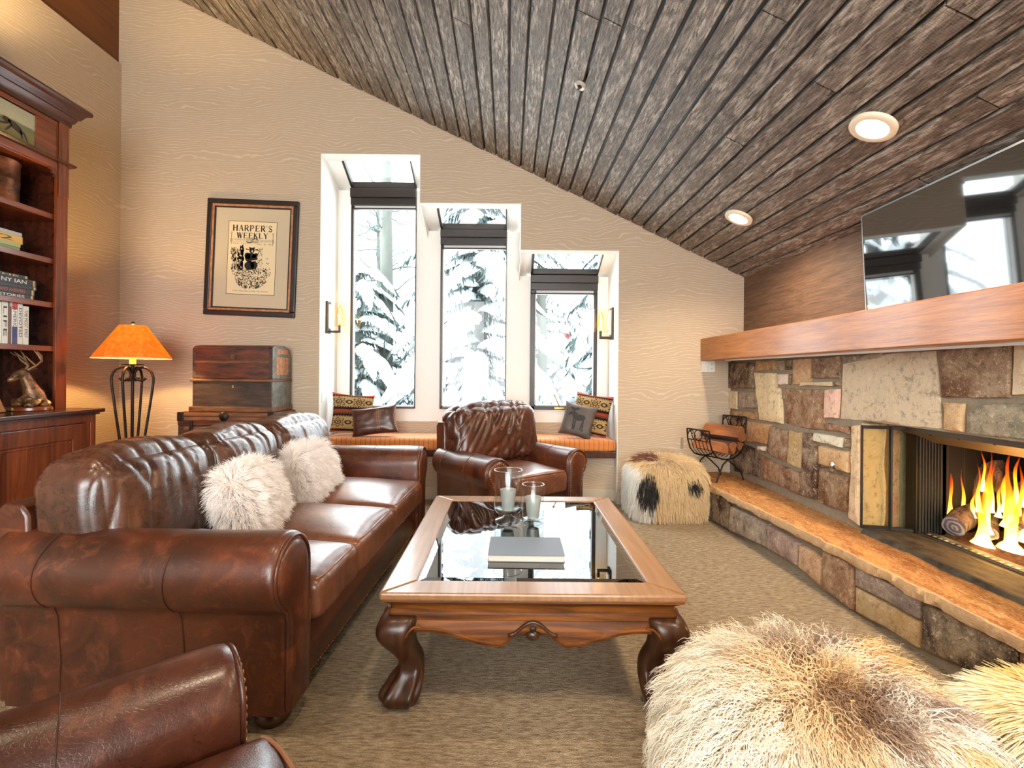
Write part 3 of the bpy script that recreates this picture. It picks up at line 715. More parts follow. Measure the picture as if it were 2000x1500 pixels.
# fireplace insert
steel = plain('fire_steel', L(96, 90, 78), 0.55, 0.5); darksteel = plain('dark_steel', L(52, 52, 46), 0.45, 0.7)
_n = NT('firebrick'); b = _n.new('TexBrick'); _n.link(_n.co('Object', (1, 1, 1)), b.inputs[0]); b.inputs['Scale'].default_value = 5; b.inputs['Color1'].default_value = L(26, 22, 19); b.inputs['Color2'].default_value = L(32, 27, 23); b.inputs['Mortar'].default_value = L(50, 42, 34)
_n.set(color=b.outputs[0], rough=0.9); M['firebrick'] = _n.m
t = thing('fireplace_insert', 'dark metal gas fireplace insert set in the stone wall', 'fireplace', (2.5, 2.3, 0.345))
def F(mb): mb.v = [(p[0] - 2.5, p[1] - 2.3, p[2] - 0.345) for p in mb.v]; return mb
m = MB(); m.box((2.62, 1.5, 0.345), (3.3, 1.55, 1.0)); m.box((2.62, 3.02, 0.345), (3.3, 3.07, 1.0)); m.box((3.25, 1.5, 0.345), (3.3, 3.07, 1.0)); m.box((2.62, 1.5, 1.0), (3.3, 3.07, 1.05)); m.box((2.5, 1.5, 0.30), (3.3, 3.07, 0.348))
F(m).build('firebox', M['firebrick'], t)
m = MB(); m.hexa([(2.42, 1.52, 0.965), (2.56, 1.52, 0.90), (2.56, 3.1, 0.90), (2.42, 3.1, 0.965), (2.42, 1.52, 1.01), (2.62, 1.52, 1.01), (2.62, 3.1, 1.01), (2.42, 3.1, 1.01)])
F(m).build('hood', steel, t, bevel=0.003)
for y in (2.3, 2.5, 2.7, 2.88):
    m = MB(); m.ball((2.428, y, 0.965), 0.009, 1); F(m).build('hood_screw', M['black'], t)
m = MB(); m.box((2.46, 3.02, 0.345), (2.64, 3.10, 1.0)); F(m).build('side_panel', darksteel, t)
m = MB()
for k in range(16): m.tube([(2.475 + 0.009 * k, 3.012 + 0.006 * (k % 2), 0.36), (2.475 + 0.009 * k, 3.012 + 0.006 * (k % 2), 0.955)], 0.004, 5)
F(m).build('mesh_curtain', plain('mesh_curtain', L(36, 37, 33), 0.7, 0.2), t)
m = MB(); m.box((2.47, 1.5, 0.346), (2.56, 3.08, 0.362)); m.box((2.43, 1.5, 0.345), (2.47, 3.08, 0.352)); F(m).build('bottom_track', steel, t)
m = MB()
m.box((2.478, 1.6, 0.362), (2.512, 3.0, 0.366)); F(m).build('vent_strip', M['black'], t)
slot_m = plain('slot_light', L(196, 196, 190), 0.3, 0.6)
for k in range(20):
    m = MB(); m.box((2.487, 2.2 + k * 0.04, 0.366), (2.503, 2.215 + k * 0.04, 0.368)); F(m).build('vent_slot', slot_m, t)
gl = m_glass_thin('smoked_glass', (0.90, 0.91, 0.82, 1), 1.45)
for k, (a, b) in enumerate((((2.205, 3.125), (2.36, 3.095)), ((2.36, 3.085), (2.50, 3.03)))):
    A = Vector((a[0], a[1], 0)); B = Vector((b[0], b[1], 0)); d = (B - A).normalized(); nn = Vector((-d.y, d.x, 0)) * 0.003
    def slab(m, p, q, z0, z1, th=1.0):
        n2 = nn * th; m.hexa([p - n2 + Vector((0, 0, z0)), q - n2 + Vector((0, 0, z0)), q + n2 + Vector((0, 0, z0)), p + n2 + Vector((0, 0, z0)), p - n2 + Vector((0, 0, z1)), q - n2 + Vector((0, 0, z1)), q + n2 + Vector((0, 0, z1)), p + n2 + Vector((0, 0, z1))])
    m = MB(); slab(m, A, B, 0.37, 0.975); g = F(m).build('glass_door', gl, t)
    m = MB(); slab(m, A, B, 0.355, 0.372, 3); slab(m, A, B, 0.972, 0.992, 3); slab(m, A - d * .004, A + d * .006, 0.355, 0.992, 2); slab(m, B - d * .006, B, 0.355, 0.992, 2)
    F(m).build('door_frame', M['black'], g)
# gas valve key
t = thing('gas_valve_key', 'chrome gas key plugged into the stones left of the fireplace', 'gas key', at_x(1627, 912, 2.185)); 
m = MB(); m.lathe([(0.034, 0), (0.032, -0.008), (0.014, -0.014), (0.012, -0.022)], (0, 0, 0), 20, ax='X'); m.build('escutcheon', M['chrome'], t, smooth=50)
m = MB(); m.tube([(-0.015, 0, 0), (-0.11, 0.01, -0.012)], 0.006); m.tube([(-0.11, -0.012, -0.018), (-0.11, 0.028, -0.006)], 0.006); m.build('key', plain('key_steel', L(120, 110, 100), 0.3, 0.9), t, smooth=50)

# burning gas logs
_n = NT('bark'); o = _n.co('Object'); a = _n.noise(_n.co('Object', (1, 1, 0.35)), 26, 5, 0.7, 0.8)
_n.set(color=_n.mix(_n.ramp(a, [(0.35, 0), (0.65, 1)]), L(38, 26, 22), L(136, 112, 100)), rough=0.9); _n.bump(a, 1.0, 0.02); M['bark'] = _n.m
_n = NT('log_end'); a = _n.wave(_n.co('Object'), 14, dist=3, detail=3, kind='RINGS'); _n.set(color=_n.mix(a, L(84, 78, 84), L(136, 130, 136)), rough=0.9); _n.bump(a, .4, .01); M['log_end'] = _n.m
def gas_log(a, b, r, label, seed):
    a, b = Vector(a), Vector(b); n = 10; t = thing('gas_log', label, 'log', a, group='gas fire logs'); rings = []
    ax = (b - a).normalized(); s1 = ax.orthogonal().normalized(); s2 = ax.cross(s1)
    m = MB(); N = 18
    for i in range(n + 1):
        f = i / n; c = (b - a) * f + s1 * 0.02 * sin(f * 3 + seed)
        rr_ = r * (1 - 0.12 * f) * (0.93 if i in (0, n) else 1)
        rings.append([c + (s1 * cos(2 * pi * j / N) + s2 * sin(2 * pi * j / N)) * rr_ * (1 + 0.22 * mnoise.noise(Vector((cos(2 * pi * j / N) * 1.6, sin(2 * pi * j / N) * 1.6, f * 5 + seed)))) for j in range(N)])
    m.loft(rings); m.build('bark', M['bark'], t, smooth=60)
    m = MB(); m.add([p - ax * 0.004 for p in rings[0]] + [Vector((0, 0, 0)) - ax * 0.012], [(j, (j + 1) % N, N) for j in range(N)]); m.build('cut_end', M['log_end'], t)
    return t
def fp(px, py, X): return at_x(px, py, X)
gas_log(fp(1868, 1032, 2.58), fp(1930, 985, 2.92), 0.062, 'grey burning log lying at the front left of the fire with its round end out', 1)
gas_log(fp(1850, 1040, 2.80), fp(1915, 930, 2.95), 0.055, 'log rising behind the left flame', 2)
gas_log(fp(1905, 985, 2.85), fp(1932, 905, 2.92), 0.07, 'upright log forming the peak of the fire', 3)
gas_log(fp(1940, 905, 2.86), fp(1998, 1010, 2.86), 0.06, 'log leaning down to the right from the peak', 4)
gas_log(fp(1995, 1040, 2.66), fp(2040, 950, 2.9), 0.08, 'log at the right edge of the photo in the fire', 5)
gas_log(fp(1934, 1042, 2.66), fp(1950, 1012, 2.9), 0.035, 'small glowing log between the two big flames', 6)
_n = NT('embers'); a = _n.noise(_n.co('Object'), 40, 4, 0.7); _n.set(color=_n.mix(_n.ramp(a, [(.3, 0), (.7, 1)]), L(40, 22, 16), L(120, 66, 44)), rough=0.95); _n.bump(a, 1, .03); M['embers'] = _n.m
m = MB(); rows = []
for i in range(31):
    y = 1.6 + 1.38 * i / 30; rows.append([(x, y, 0.35 + (0.05 * (x - 2.57) / 0.3 if x < 2.87 else .05) + 0.018 * mnoise.noise(Vector((x * 14, y * 14, 1))) + .012 * mnoise.noise(Vector((x * 40, y * 40, 1)))) for x in [2.57 + 0.6 * k / 16 for k in range(17)]])
for r in rows: r[0] = (r[0][0], r[0][1], 0.349)
m.loft(rows, closed=False); tag(m.build('ember_bed', M['embers'], smooth=60), 'brown granular ember bed under the burning logs', 'embers', kind='stuff')
_n = NT('flame'); _n.t.nodes.remove(_n.b)
g = _n.sep(_n.co('UV')); h = g[1]; e = _n.new('Emission')
lw = _n.new('LayerWeight'); lw.inputs['Blend'].default_value = 0.35
edge = _n.math('POWER', lw.outputs['Facing'], 1.6)
hh = _n.math('ADD', h, _n.math('MULTIPLY', edge, 0.55))
e.inputs[1].default_value = 1.0
_n.link(_n.ramp(hh, [(0.0, (9, 7, 3.2, 1)), (0.22, (6, 4, 0.5, 1)), (0.45, (3.4, 1.15, 0.04, 1)), (0.75, (1.6, 0.16, 0.01, 1)), (1.0, (0.7, 0.05, 0.0, 1))]), e.inputs[0])
tr = _n.new('BsdfTransparent'); mx = _n.new('MixShader'); _n.link(_n.ramp(hh, [(0.15, 0.0), (0.7, 0.45), (1.15, 0.95)]), mx.inputs[0]); _n.link(e.outputs[0], mx.inputs[1]); _n.link(tr.outputs[0], mx.inputs[2]); _n.link(mx.outputs[0], _n.out.inputs[0]); M['flame'] = _n.m
t = thing('gas_fire', 'yellow and red gas flames licking up between the fireplace logs', 'fire', (2.68, 2.75, 0.37))
def flame(px0, py0, px1, py1, wd, X, seed):
    A = fp(px0, py0, X); B = fp(px1, py1, X); B = Vector((X + 0.01, A.y + (B.y - A.y) * 0.8, B.z)); n = 22; N = 12; m = MB(); rings = []
    for i in range(n + 1):
        f = i / n; c = A.lerp(B, f); wob = 0.016 * f * sin(f * 7 + seed) 
        r = wd * ((1.75 - f * 8) if f < 0.09 else max(0.02, (1.08 - f) ** 0.9 * (1 + 0.22 * sin(f * 9 + seed * 2))))
        r = max(r, 0.0015)
        rings.append([Vector((c.x + cos(2 * pi * j / N) * r * 0.5, c.y + wob + sin(2 * pi * j / N) * r, c.z)) - Vector((2.68, 2.75, 0.37)) for j in range(N)])
    m.loft(rings); o = m.build('flame', M['flame'], t, smooth=180)
    me = o.data; uv = me.uv_layers.new(name='UVMap'); z0 = A.z - .37; z1 = B.z - .37
    for l in me.loops: uv.data[l.index].uv = (0.5, (me.vertices[l.vertex_index].co.z - z0) / (z1 - z0))
for k, a in enumerate([(1853, 1028, 1852, 912, .030, 2.66), (1850, 990, 1858, 880, .016, 2.70), (1880, 1015, 1877, 915, .014, 2.72), (1884, 960, 1892, 900, .012, 2.8), (1919, 1064, 1916, 945, .040, 2.62), (1926, 1040, 1930, 880, .026, 2.66), (1912, 1000, 1905, 905, .016, 2.74), (1921, 960, 1916, 878, .014, 2.8),
                        (1975, 1075, 1966, 905, .044, 2.62), (1969, 1030, 1968, 880, .026, 2.64), (1982, 990, 1985, 885, .018, 2.7), (1960, 1000, 1962, 900, .018, 2.76), (2000, 990, 1998, 900, .016, 2.7), (2012, 1060, 2006, 890, .04, 2.66), (1862, 1000, 1866, 905, .018, 2.74), (1846, 1010, 1843, 935, .014, 2.70), (1934, 1000, 1940, 900, .016, 2.72), (1950, 1010, 1952, 930, .014, 2.76), (1900, 1010, 1898, 945, .014, 2.70), (1988, 1040, 1992, 905, .020, 2.66)]):
    flame(*a, k)
l = bpy.data.lights.new('fire_glow', 'POINT'); l.energy = 9; l.color = (1, 0.42, 0.12); l.shadow_soft_size = 0.1; o = bpy.data.objects.new('fire_glow', l); COL.objects.link(o); o.location = (2.60, 2.62, 0.62)

# recessed ceiling lights (two in the picture, the rest of the rows out of it) with their own warm light
em = plain('lamp_face', L(255, 240, 200), 0.5); em.node_tree.nodes['Principled BSDF'].inputs['Emission Color'].default_value = (1, 0.86, 0.56, 1); em.node_tree.nodes['Principled BSDF'].inputs['Emission Strength'].default_value = 22
tilt = math.atan(0.4795)
def downlight(x, y, pw, lab):
    z = ceil_z(x) - 0.036
    t = thing('recessed_light', lab, 'ceiling light', (x, y, z), rot=(0, tilt, 0), group='recessed ceiling lights')
    m = MB(); m.lathe([(0.105, 0.012), (0.105, -0.004), (0.095, -0.009), (0.072, -0.007), (0.070, 0.004), (0.070, 0.012)], n=36); m.build('trim_ring', plain('trim_ring', L(240, 226, 200), 0.5), t, smooth=40)
    m = MB(); m.lathe([(0.0705, 0.003), (0.045, 0.0025), (0.0, 0.002)], n=36); m.build('lens', em, t)
    l = bpy.data.lights.new('downlight', 'SPOT'); l.energy = pw; l.color = (1, 0.80, 0.55); l.spot_size = radians(150); l.spot_blend = 0.7; l.shadow_soft_size = 0.06
    o = bpy.data.objects.new('downlight', l); COL.objects.link(o); o.location = (x - 0.01, y, z - 0.03)
DL = 75
downlight(1.78, 2.466, DL, 'bright round recessed light nearer the television'); downlight(1.78, 3.907, DL, 'small bright recessed light towards the far stone wall')
for x, y in ((1.78, 0.95), (0.1, 0.9), (-1.6, 1.0)):
    l = bpy.data.lights.new('downlight', 'SPOT'); l.energy = DL; l.color = (1, 0.80, 0.55); l.spot_size = radians(150); l.spot_blend = 0.7; l.shadow_soft_size = 0.06
    o = bpy.data.objects.new('downlight', l); COL.objects.link(o); o.location = (x, y, ceil_z(x) - 0.06)
# sprinkler: ray through (1133,157) to the ceiling plane
u_, v_ = 1133 - VPX, VPY - 157; uu_ = (u_ * cos(ROLL) - v_ * sin(ROLL)) / FPX; vv_ = (u_ * sin(ROLL) + v_ * cos(ROLL)) / FPX
d_ = (ceil_z(0) - CAMZ) / (vv_ + 0.4795 * uu_)
t = thing('fire_sprinkler', 'small round fire sprinkler head on the plank ceiling', 'sprinkler', (uu_ * d_, d_, ceil_z(uu_ * d_) - 0.036), rot=(0, tilt, 0))
m = MB(); m.lathe([(0.04, 0.01), (0.04, -0.004), (0.032, -0.010), (0.018, -0.006), (0.018, 0.01)], n=28); m.build('escutcheon', plain('sprinkler_plate', L(206, 198, 184), 0.35, 0.4), t, smooth=40)
m = MB(); m.lathe([(0.008, 0.0), (0.008, -0.02), (0.004, -0.03), (0.014, -0.034), (0.014, -0.037), (0.0, -0.038)], n=14); m.build('nozzle', M['bronze'], t, smooth=40)
# socket plates under the mantel's far end
for k, px in enumerate((1376, 1389.5)):
    p = at(px, 716, YF); t = thing('wall_outlet', ('blank cream wall plate, left of the pair under the mantel', 'cream socket plate with two outlets under the mantel end')[k], 'outlet', (p.x, YF - 0.001, p.z))
    m = MB(); m.box((-0.033, -0.006, -0.055), (0.033, 0, 0.055), 0.002); m.build('plate', M['outlet'], t)
    if k:
        for dz in (-0.025, 0.02):
            m = MB(); m.box((-0.014, -0.0085, dz - 0.014), (0.014, -0.005, dz + 0.016), 0.002); s = m.build('socket', M['outlet'], t)
            m = MB(); m.box((-0.007, -0.0095, dz), (-0.004, -0.008, dz + 0.01)); m.box((0.004, -0.0095, dz), (0.007, -0.008, dz + 0.01)); m.box((-0.002, -0.0095, dz - 0.01), (0.002, -0.008, dz - 0.005)); m.build('slot', M['hole'], s)
for x, k in ((bx[0] + 0.001, 0), (bx[3] - 0.001, 1)):
    s = 1 if k == 0 else -1; t = thing('wall_outlet', ('white plate on the left cheek of the window bay above the cushions', 'white plate on the right cheek of the window bay above the cushions')[k], 'outlet', (x, 5.09, 1.04))
    m = MB(); m.box((0, -0.035, -0.055), (s * 0.006, 0.035, 0.055), 0.002); m.build('plate', M['white'], t)
t = thing('wall_outlet', 'small tan plate low on the far wall above the black and white pouf', 'outlet', (at(1332, 866, YF).x, YF - 0.001, at(1332, 866, YF).z))
m = MB(); m.box((-0.012, -0.006, -0.05), (0.012, 0, 0.06), 0.002); m.build('plate', plain('tan_plate', L(150, 128, 110), 0.5), t)

# log rack with split logs
ang = radians(25); t = thing('log_rack', 'black wrought iron log rack with scrolled ends on the hearth', 'log rack', (1.92, 4.62, 0.340), ang)
HW, HD = 0.21, 0.13
def arc(c, r, a0, a1, n=10, pl='yz'):
    return [(c[0], c[1] + r * cos(radians(a0 + (a1 - a0) * i / n)), c[2] + r * sin(radians(a0 + (a1 - a0) * i / n))) for i in range(n + 1)]
prof = [(-HW - 0.02, 0.46), (-HW - 0.01, 0.36), (-HW + 0.02, 0.28), (-HW + 0.07, 0.23), (-0.07, 0.205), (0, 0.20), (0.07, 0.205), (HW - 0.07, 0.235), (HW - 0.02, 0.30), (HW + 0.01, 0.44), (HW + 0.02, 0.57)]
m = MB()
for y in (-HD, HD): m.tube([(x, y, z) for x, z in prof], 0.007, 6)
m.build('cradle', M['iron'], t, smooth=50)
for s in (-1, 1):
    up = 0.11 if s > 0 else 0
    m = MB(); m.tube([(s * (HW + .02), -HD, 0.46 + up), (s * (HW + .02), HD, 0.46 + up)], 0.007, 6); m.tube([(s * (HW + .01), -HD, 0.365 + up), (s * (HW + .01), HD, 0.365 + up)], 0.005, 6)
    X = s * (HW + 0.015)
    for k in range(1, 6): y = -HD + 2 * HD * k / 6; m.tube([(x, y, z) for x, z in (prof[1:5] if s < 0 else prof[6:10])], 0.0035, 5)
    m.tube(arc((X, 0, 0.412 + up), 0.045, 0, 360, 16), 0.0045, 5)
    for q in (-1, 1):
        m.tube([(X, q * (0.03 + 0.09 * f), 0.412 + up + 0.04 * sin(f * 2 * pi) * q * -1) for f in [i / 12 for i in range(13)]], 0.0045, 5)
        m.tube([(X, q * 0.075 + 0.024 * (1 - a / 9) * cos(a), 0.43 + up + 0.024 * (1 - a / 9) * sin(a)) for a in [i * 0.45 for i in range(14)]], 0.004, 5)
    m.build('scroll_panel', M['iron'], t, smooth=50)
m = MB()
for y in (-HD, HD):
    m.tube([(-0.125, y * .92, 0.0), (-0.11, y, 0.06), (-0.06, y, 0.155), (0, y, 0.195), (0.06, y, 0.155), (HW - 0.04, y, 0.07), (HW - 0.01, y, 0.0)], 0.007, 6)
m.tube([(-0.0, -HD, 0.195), (0, HD, 0.195)], 0.006, 6)
m.build('leg_frame', M['iron'], t, smooth=50)
cut = m_wood('split_wood', L(120, 66, 34), L(182, 116, 66), 'Y', 1.5, 0.7, 0, .3, 4); barkm = m_wood('firewood_bark', L(48, 30, 22), L(110, 70, 46), 'Y', 1.2, 0.9, 0, .8, 4)
Mt = Matrix.Translation((1.92, 4.62, 0.340)) @ Matrix.Rotation(ang, 4, 'Z')
for k, (x, z, r, rot, ln, lab) in enumerate([(-0.10, 0.30, 0.072, 20, 0.36, 'bark covered log at the left of the rack'), (0.03, 0.295, 0.07, 100, 0.34, 'pale split log in the middle of the rack'), (0.125, 0.325, 0.06, 200, 0.33, 'wedge log at the right end of the rack'), (0.085, 0.435, 0.085, 265, 0.40, 'largest split log lying on top of the other logs')]):
    t2 = thing('firewood_log', lab, 'log', Mt @ Vector((x, 0, z)), ang + radians((k - 1.5) * 3), group='split logs in the rack')
    a0 = radians(rot); poly = [(0, 0)] if False else []
    pts = [(r * 0.9 * cos(a0 + a), r * 0.9 * sin(a0 + a)) for a in (radians(q) for q in (-60, -30, 0, 30, 60))] + [(-r * 0.75 * cos(a0), -r * 0.75 * sin(a0))]
    def fl(y):
        return lambda p: (p[0] + 0.006 * mnoise.noise(Vector((p[0] * 30, p[1] * 30, y))), y, p[1] + 0.006 * mnoise.noise(Vector((p[0] * 30, y, p[1] * 30))))
    m = MB(); n = len(pts); rings = [[fl(y)(p) for p in pts] for y in [-ln / 2 + ln * i / 6 for i in range(7)]]; m.loft(rings)
    m.mi = [1 if (len(f) == 4 and (i % n) < 4) else 0 for i, f in enumerate(m.f)]
    m.build('wood', [cut, barkm], t2, bevel=0.004)
# ------------------------------------------------------------------ leather seating
def ridge(p, s, seed, ax):
    v = mnoise.noise(Vector((p[0] * s * ax[0], p[1] * s * ax[1], p[2] * s * ax[2] + seed * 5.3)))
    return 1 - min(1, abs(v) * 3.2)

def club_seat(root, arms, cuts, zseat, xb, xf, back_top, backs, mats, seat_crown=0.07, xseat=None, arm_r=0.145, arm_z=0.572, nails=True, fold=0.010, folds_diag=0.0, rail_x=None, seat_rot=0, back_x=(-0.2, 0.1), back_lean=0.16, back_z=0.45, frame_top=0.80):
    """leather club seat facing local +x. arms: (inner y, outer y) at both ends; cuts: y limits of the seat cushions; backs: y limits of the back cushions"""
    arm_m, seat_m, back_m = mats
    yA = min(arms[0][1], arms[1][1]); yB = max(arms[0][1], arms[1][1])
    rail = rail_x if rail_x is not None else xf - 0.03
    m = MB(); m.box((xb + 0.03, arms[0][0] - 0.02, 0.075), (rail, arms[1][0] + 0.02, 0.325), 0.02); m.build('base', arm_m, root, smooth=50)
    # back frame, leaning, rounded along its top
    m = MB(); pr = [(xb + 0.02, 0.075), (xb + 0.16, 0.075), (xb + 0.13, frame_top - 0.04), (xb + 0.105, frame_top), (xb + 0.03, frame_top + 0.005), (xb - 0.005, frame_top - 0.04)]
    m.prism(pr, lambda p: (p[0], yA + 0.012, p[1]), lambda p: (p[0], yB - 0.012, p[1])); m.build('back_frame', arm_m, root, smooth=40, bevel=0.012)
    for k, (yi, yo) in enumerate(arms):
        s = 1 if yo > yi else -1; wd = abs(yo - yi); r = arm_r; yc = r
        out = [(0.0, 0.075), (0.0, 0.3), (0.0, arm_z - 0.08)]
        for i in range(22):
            a = radians(180 - i * (180 + 52) / 21); out.append((yc + r * cos(a), arm_z + r * sin(a)))
        zz = out[-1][1]; out += [(wd + 0.012, zz - 0.012), (wd, zz - 0.05), (wd, 0.25), (wd + 0.004, 0.12), (wd, 0.075)]
        cy = wd * 0.55
        m = MB(); rings = []
        xs_ = [xb + 0.06 + (xf - xb - 0.06) * i / 22 for i in range(22)] + [xf - 0.03, xf - 0.012, xf - 0.003, xf]
        for i, x in enumerate(xs_):
            ins = {22: 0.0, 23: 0.003, 24: 0.012, 25: 0.028}.get(i, 0.0); ring = []
            for (y, z) in out:
                yy_, z2 = y, z
                if ins:
                    yy_ = y + (cy - y) * ins / max(0.05, abs(y - cy)) * (1 if abs(y - cy) > ins else 0); z2 = z - ins * max(0, (z - 0.35) / 0.35)
                n3 = mnoise.noise(Vector((x * 4, y * 5, z * 5 + k * 9))) * 0.006
                sag = -0.008 * sin(pi * (x - xb) / (xf - xb)) * max(0, (z - 0.4) / 0.3)
                ring.append((x, yi + s * (yy_ + n3), z2 + sag + n3))
            rings.append(ring)
        m.loft(rings); arm = m.build('arm', arm_m, root, smooth=55)
        # raised front panel following the arm outline, welt round it
        def inset(k_, x):
            res = []
            for (y, z) in out:
                a = (yc, arm_z) if z > arm_z - 0.12 else (wd * 0.5, z)
                res.append((x, yi + s * (a[0] + (y - a[0]) * k_), a[1] + (z - a[1]) * k_ if z > arm_z - 0.12 else max(z, 0.09)))
            return res
        m = MB(); m.loft([inset(0.80, xf - 0.004), inset(0.76, xf + 0.006), inset(0.60, xf + 0.012), inset(0.2, xf + 0.014)]); m.build('arm_front', arm_m, arm, smooth=60)
        m = MB(); m.tube([(p[0] + .001, p[1], p[2]) for p in inset(0.90, xf - 0.002)], 0.006, 6); m.build('piping', arm_m, arm, smooth=60)
        for xq in (xb + (xf - xb) * 0.24, xb + (xf - xb) * 0.66):
            m = MB(); m.tube([(xq + 0.01 * sin(z * 9), yi + s * (y * 1.0 + (0.0015 if y > cy else -0.0015)), z + (0.0015 if z > arm_z else 0) - 0.008 * sin(pi * (xq - xb) / (xf - xb)) * max(0, (z - 0.4) / 0.3)) for (y, z) in out[4:]], 0.0016, 5, cap=False); m.build('seam', M['seam'], arm, smooth=60)
        if nails:
            m = MB(); pts = inset(0.66, xf + 0.010); acc = 0; last = None
            for i in range(len(pts) - 1):
                A, B = Vector(pts[i]), Vector(pts[i + 1]); ln = (B - A).length; q = acc
                while q < ln:
                    m.ball(A.lerp(B, q / ln), 0.0075, 1, (0.6, 1, 1)); q += 0.019
                acc = q - ln
            m.build('nailhead_trim', M['nail'], arm, smooth=180)
        for xq in (xf - 0.09, xb + 0.12):
            m = MB(); m.lathe([(0.045, 0), (0.062, 0.02), (0.066, 0.035), (0.058, 0.05), (0.062, 0.056), (0.062, 0.075), (0.05, 0.08)], (xq, yi + s * wd * 0.55, 0), 24); m.build('foot', M['foot'], root, smooth=60)
    # nails along the bottom of the front rail
    m = MB(); y = arms[0][0] + 0.02
    while y < arms[1][0]: m.ball((rail + 0.001, y, 0.092), 0.006, 1, (0.6, 1, 1)); y += 0.022
    m.build('nailhead_trim', M['nail'], root, smooth=180)
    xs = xseat if xseat is not None else xf + 0.04
    for k, (a, b) in enumerate(zip(cuts[:-1], cuts[1:])):
        x0 = back_x[0] + 0.02; h = (zseat - 0.325) / 2 + 0.02; cx = (x0 + xs) / 2
        def wr(p, nn, k=k):
            e = 0.004 * mnoise.noise(Vector((p.x * 6, p.y * 6, k * 3)))
            if nn.x > 0.5: e += 0.007 * (ridge(p, 1, k, (2, 30, 4)) - 0.5)
            return e
        bm = rcube(((xs - x0) / 2, (b - a) / 2 - 0.004, h), 0.045, 22, (seat_crown, 0.0), wr)
        m = MB(); m.bm(bm, Matrix.Translation((cx, (a + b) / 2, 0.325 + h - 0.02))); c = m.build('seat_cushion', seat_m, root, smooth=180)
        ztop = 0.325 + 2 * h - 0.02
        m = MB(); w2 = (b - a) / 2 - 0.03
        m.tube([(xs - 0.012 - 0.02 * (abs(q) ** 6), (a + b) / 2 + q * w2, ztop - 0.005 + seat_crown * 0.10 * (1 - abs(q) ** 2.2)) for q in [-1 + 2 * i / 20 for i in range(21)]], 0.005, 6)
        m.build('piping', M['leather_welt'], c, smooth=60)
    for k, (a, b) in enumerate(backs):
        hh = (back_top - back_z) / 2; hx_ = (back_x[1] - back_x[0]) / 2
        def wr(p, nn, k=k):
            if nn.x < -0.3: return 0
            q = (p.x, p.y + folds_diag * p.z, p.z)
            e = 0.35 * fold - fold * ridge(q, 1, k + 2, (3, 8, 2.0)) ** 3 - fold * 0.6 * ridge(q, 1, k + 7, (3, 15, 3.5)) ** 3
            return e * (0.55 + 0.45 * min(1, max(0, (p.y - (a - b) / 2) / (b - a) + 0.3)))
        bm = rcube((hx_, (b - a) / 2 - 0.004, hh), min(hx_ * 0.62, 0.12), 60, (0.045, 0.02, 0.05), wr)
        T = Matrix.Translation(((back_x[0] + back_x[1]) / 2, (a + b) / 2, back_z + hh)) @ Matrix.Rotation(-back_lean, 4, 'Y')
        m = MB(); m.bm(bm, T); c = m.build('back_cushion', back_m, root, smooth=180)
        for yy_ in (-1, 1):
            m = MB(); m.tube([T @ Vector((hx_ * 0.78 * cos(t) + 0.012, yy_ * ((b - a) / 2 - 0.045), hh * 0.98 * sin(t))) for t in [-1.2 + 2.6 * i / 18 for i in range(19)]], 0.0035, 5); m.build('seam', M['seam'], c, smooth=60)

SX, SY = -1.29, 2.91; SROT = radians(-2.8)
sofa = thing('leather_sofa', 'three-seat brown leather sofa with rolled arms on the left of the carpet', 'sofa', (SX + 0.055, SY + 0.02, 0), SROT)
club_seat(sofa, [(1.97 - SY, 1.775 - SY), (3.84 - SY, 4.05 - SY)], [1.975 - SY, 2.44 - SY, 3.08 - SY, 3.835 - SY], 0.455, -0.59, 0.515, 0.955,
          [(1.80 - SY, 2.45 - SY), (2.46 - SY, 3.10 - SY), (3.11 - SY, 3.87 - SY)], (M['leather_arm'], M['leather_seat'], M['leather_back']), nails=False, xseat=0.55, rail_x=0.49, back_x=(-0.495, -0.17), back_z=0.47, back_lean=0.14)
# armchair by the window bay, turned towards the room
fx, fy = 0.62, -0.785
armchair = thing('leather_armchair', 'brown leather armchair with nailhead arms and wrinkled back before the window seat', 'armchair', (0.02, 4.35, 0), math.atan2(fy, fx))
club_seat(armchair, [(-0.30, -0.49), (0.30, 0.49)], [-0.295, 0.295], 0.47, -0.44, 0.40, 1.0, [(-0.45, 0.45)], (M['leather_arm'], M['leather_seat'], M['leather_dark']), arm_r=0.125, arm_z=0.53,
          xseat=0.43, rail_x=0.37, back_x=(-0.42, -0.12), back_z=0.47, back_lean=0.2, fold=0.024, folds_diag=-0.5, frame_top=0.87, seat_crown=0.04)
# armchair in the foreground, only its left arm and the tip of its seat in the frame
g1 = Vector((0.755, 0.656)); g2 = Vector((0.656, -0.755))
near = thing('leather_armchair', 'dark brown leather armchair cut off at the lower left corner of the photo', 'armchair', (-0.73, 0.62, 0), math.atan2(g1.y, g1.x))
club_seat(near, [(-0.285, -0.46), (0.275, 0.46)], [-0.28, 0.28], 0.47, -0.46, 0.44, 0.95, [(-0.30, 0.30)], (M['leather_dark'], M['leather_dark'], M['leather_back']), arm_r=0.115, arm_z=0.53, xseat=0.50, rail_x=0.42, back_x=(-0.44, -0.16), frame_top=0.85)

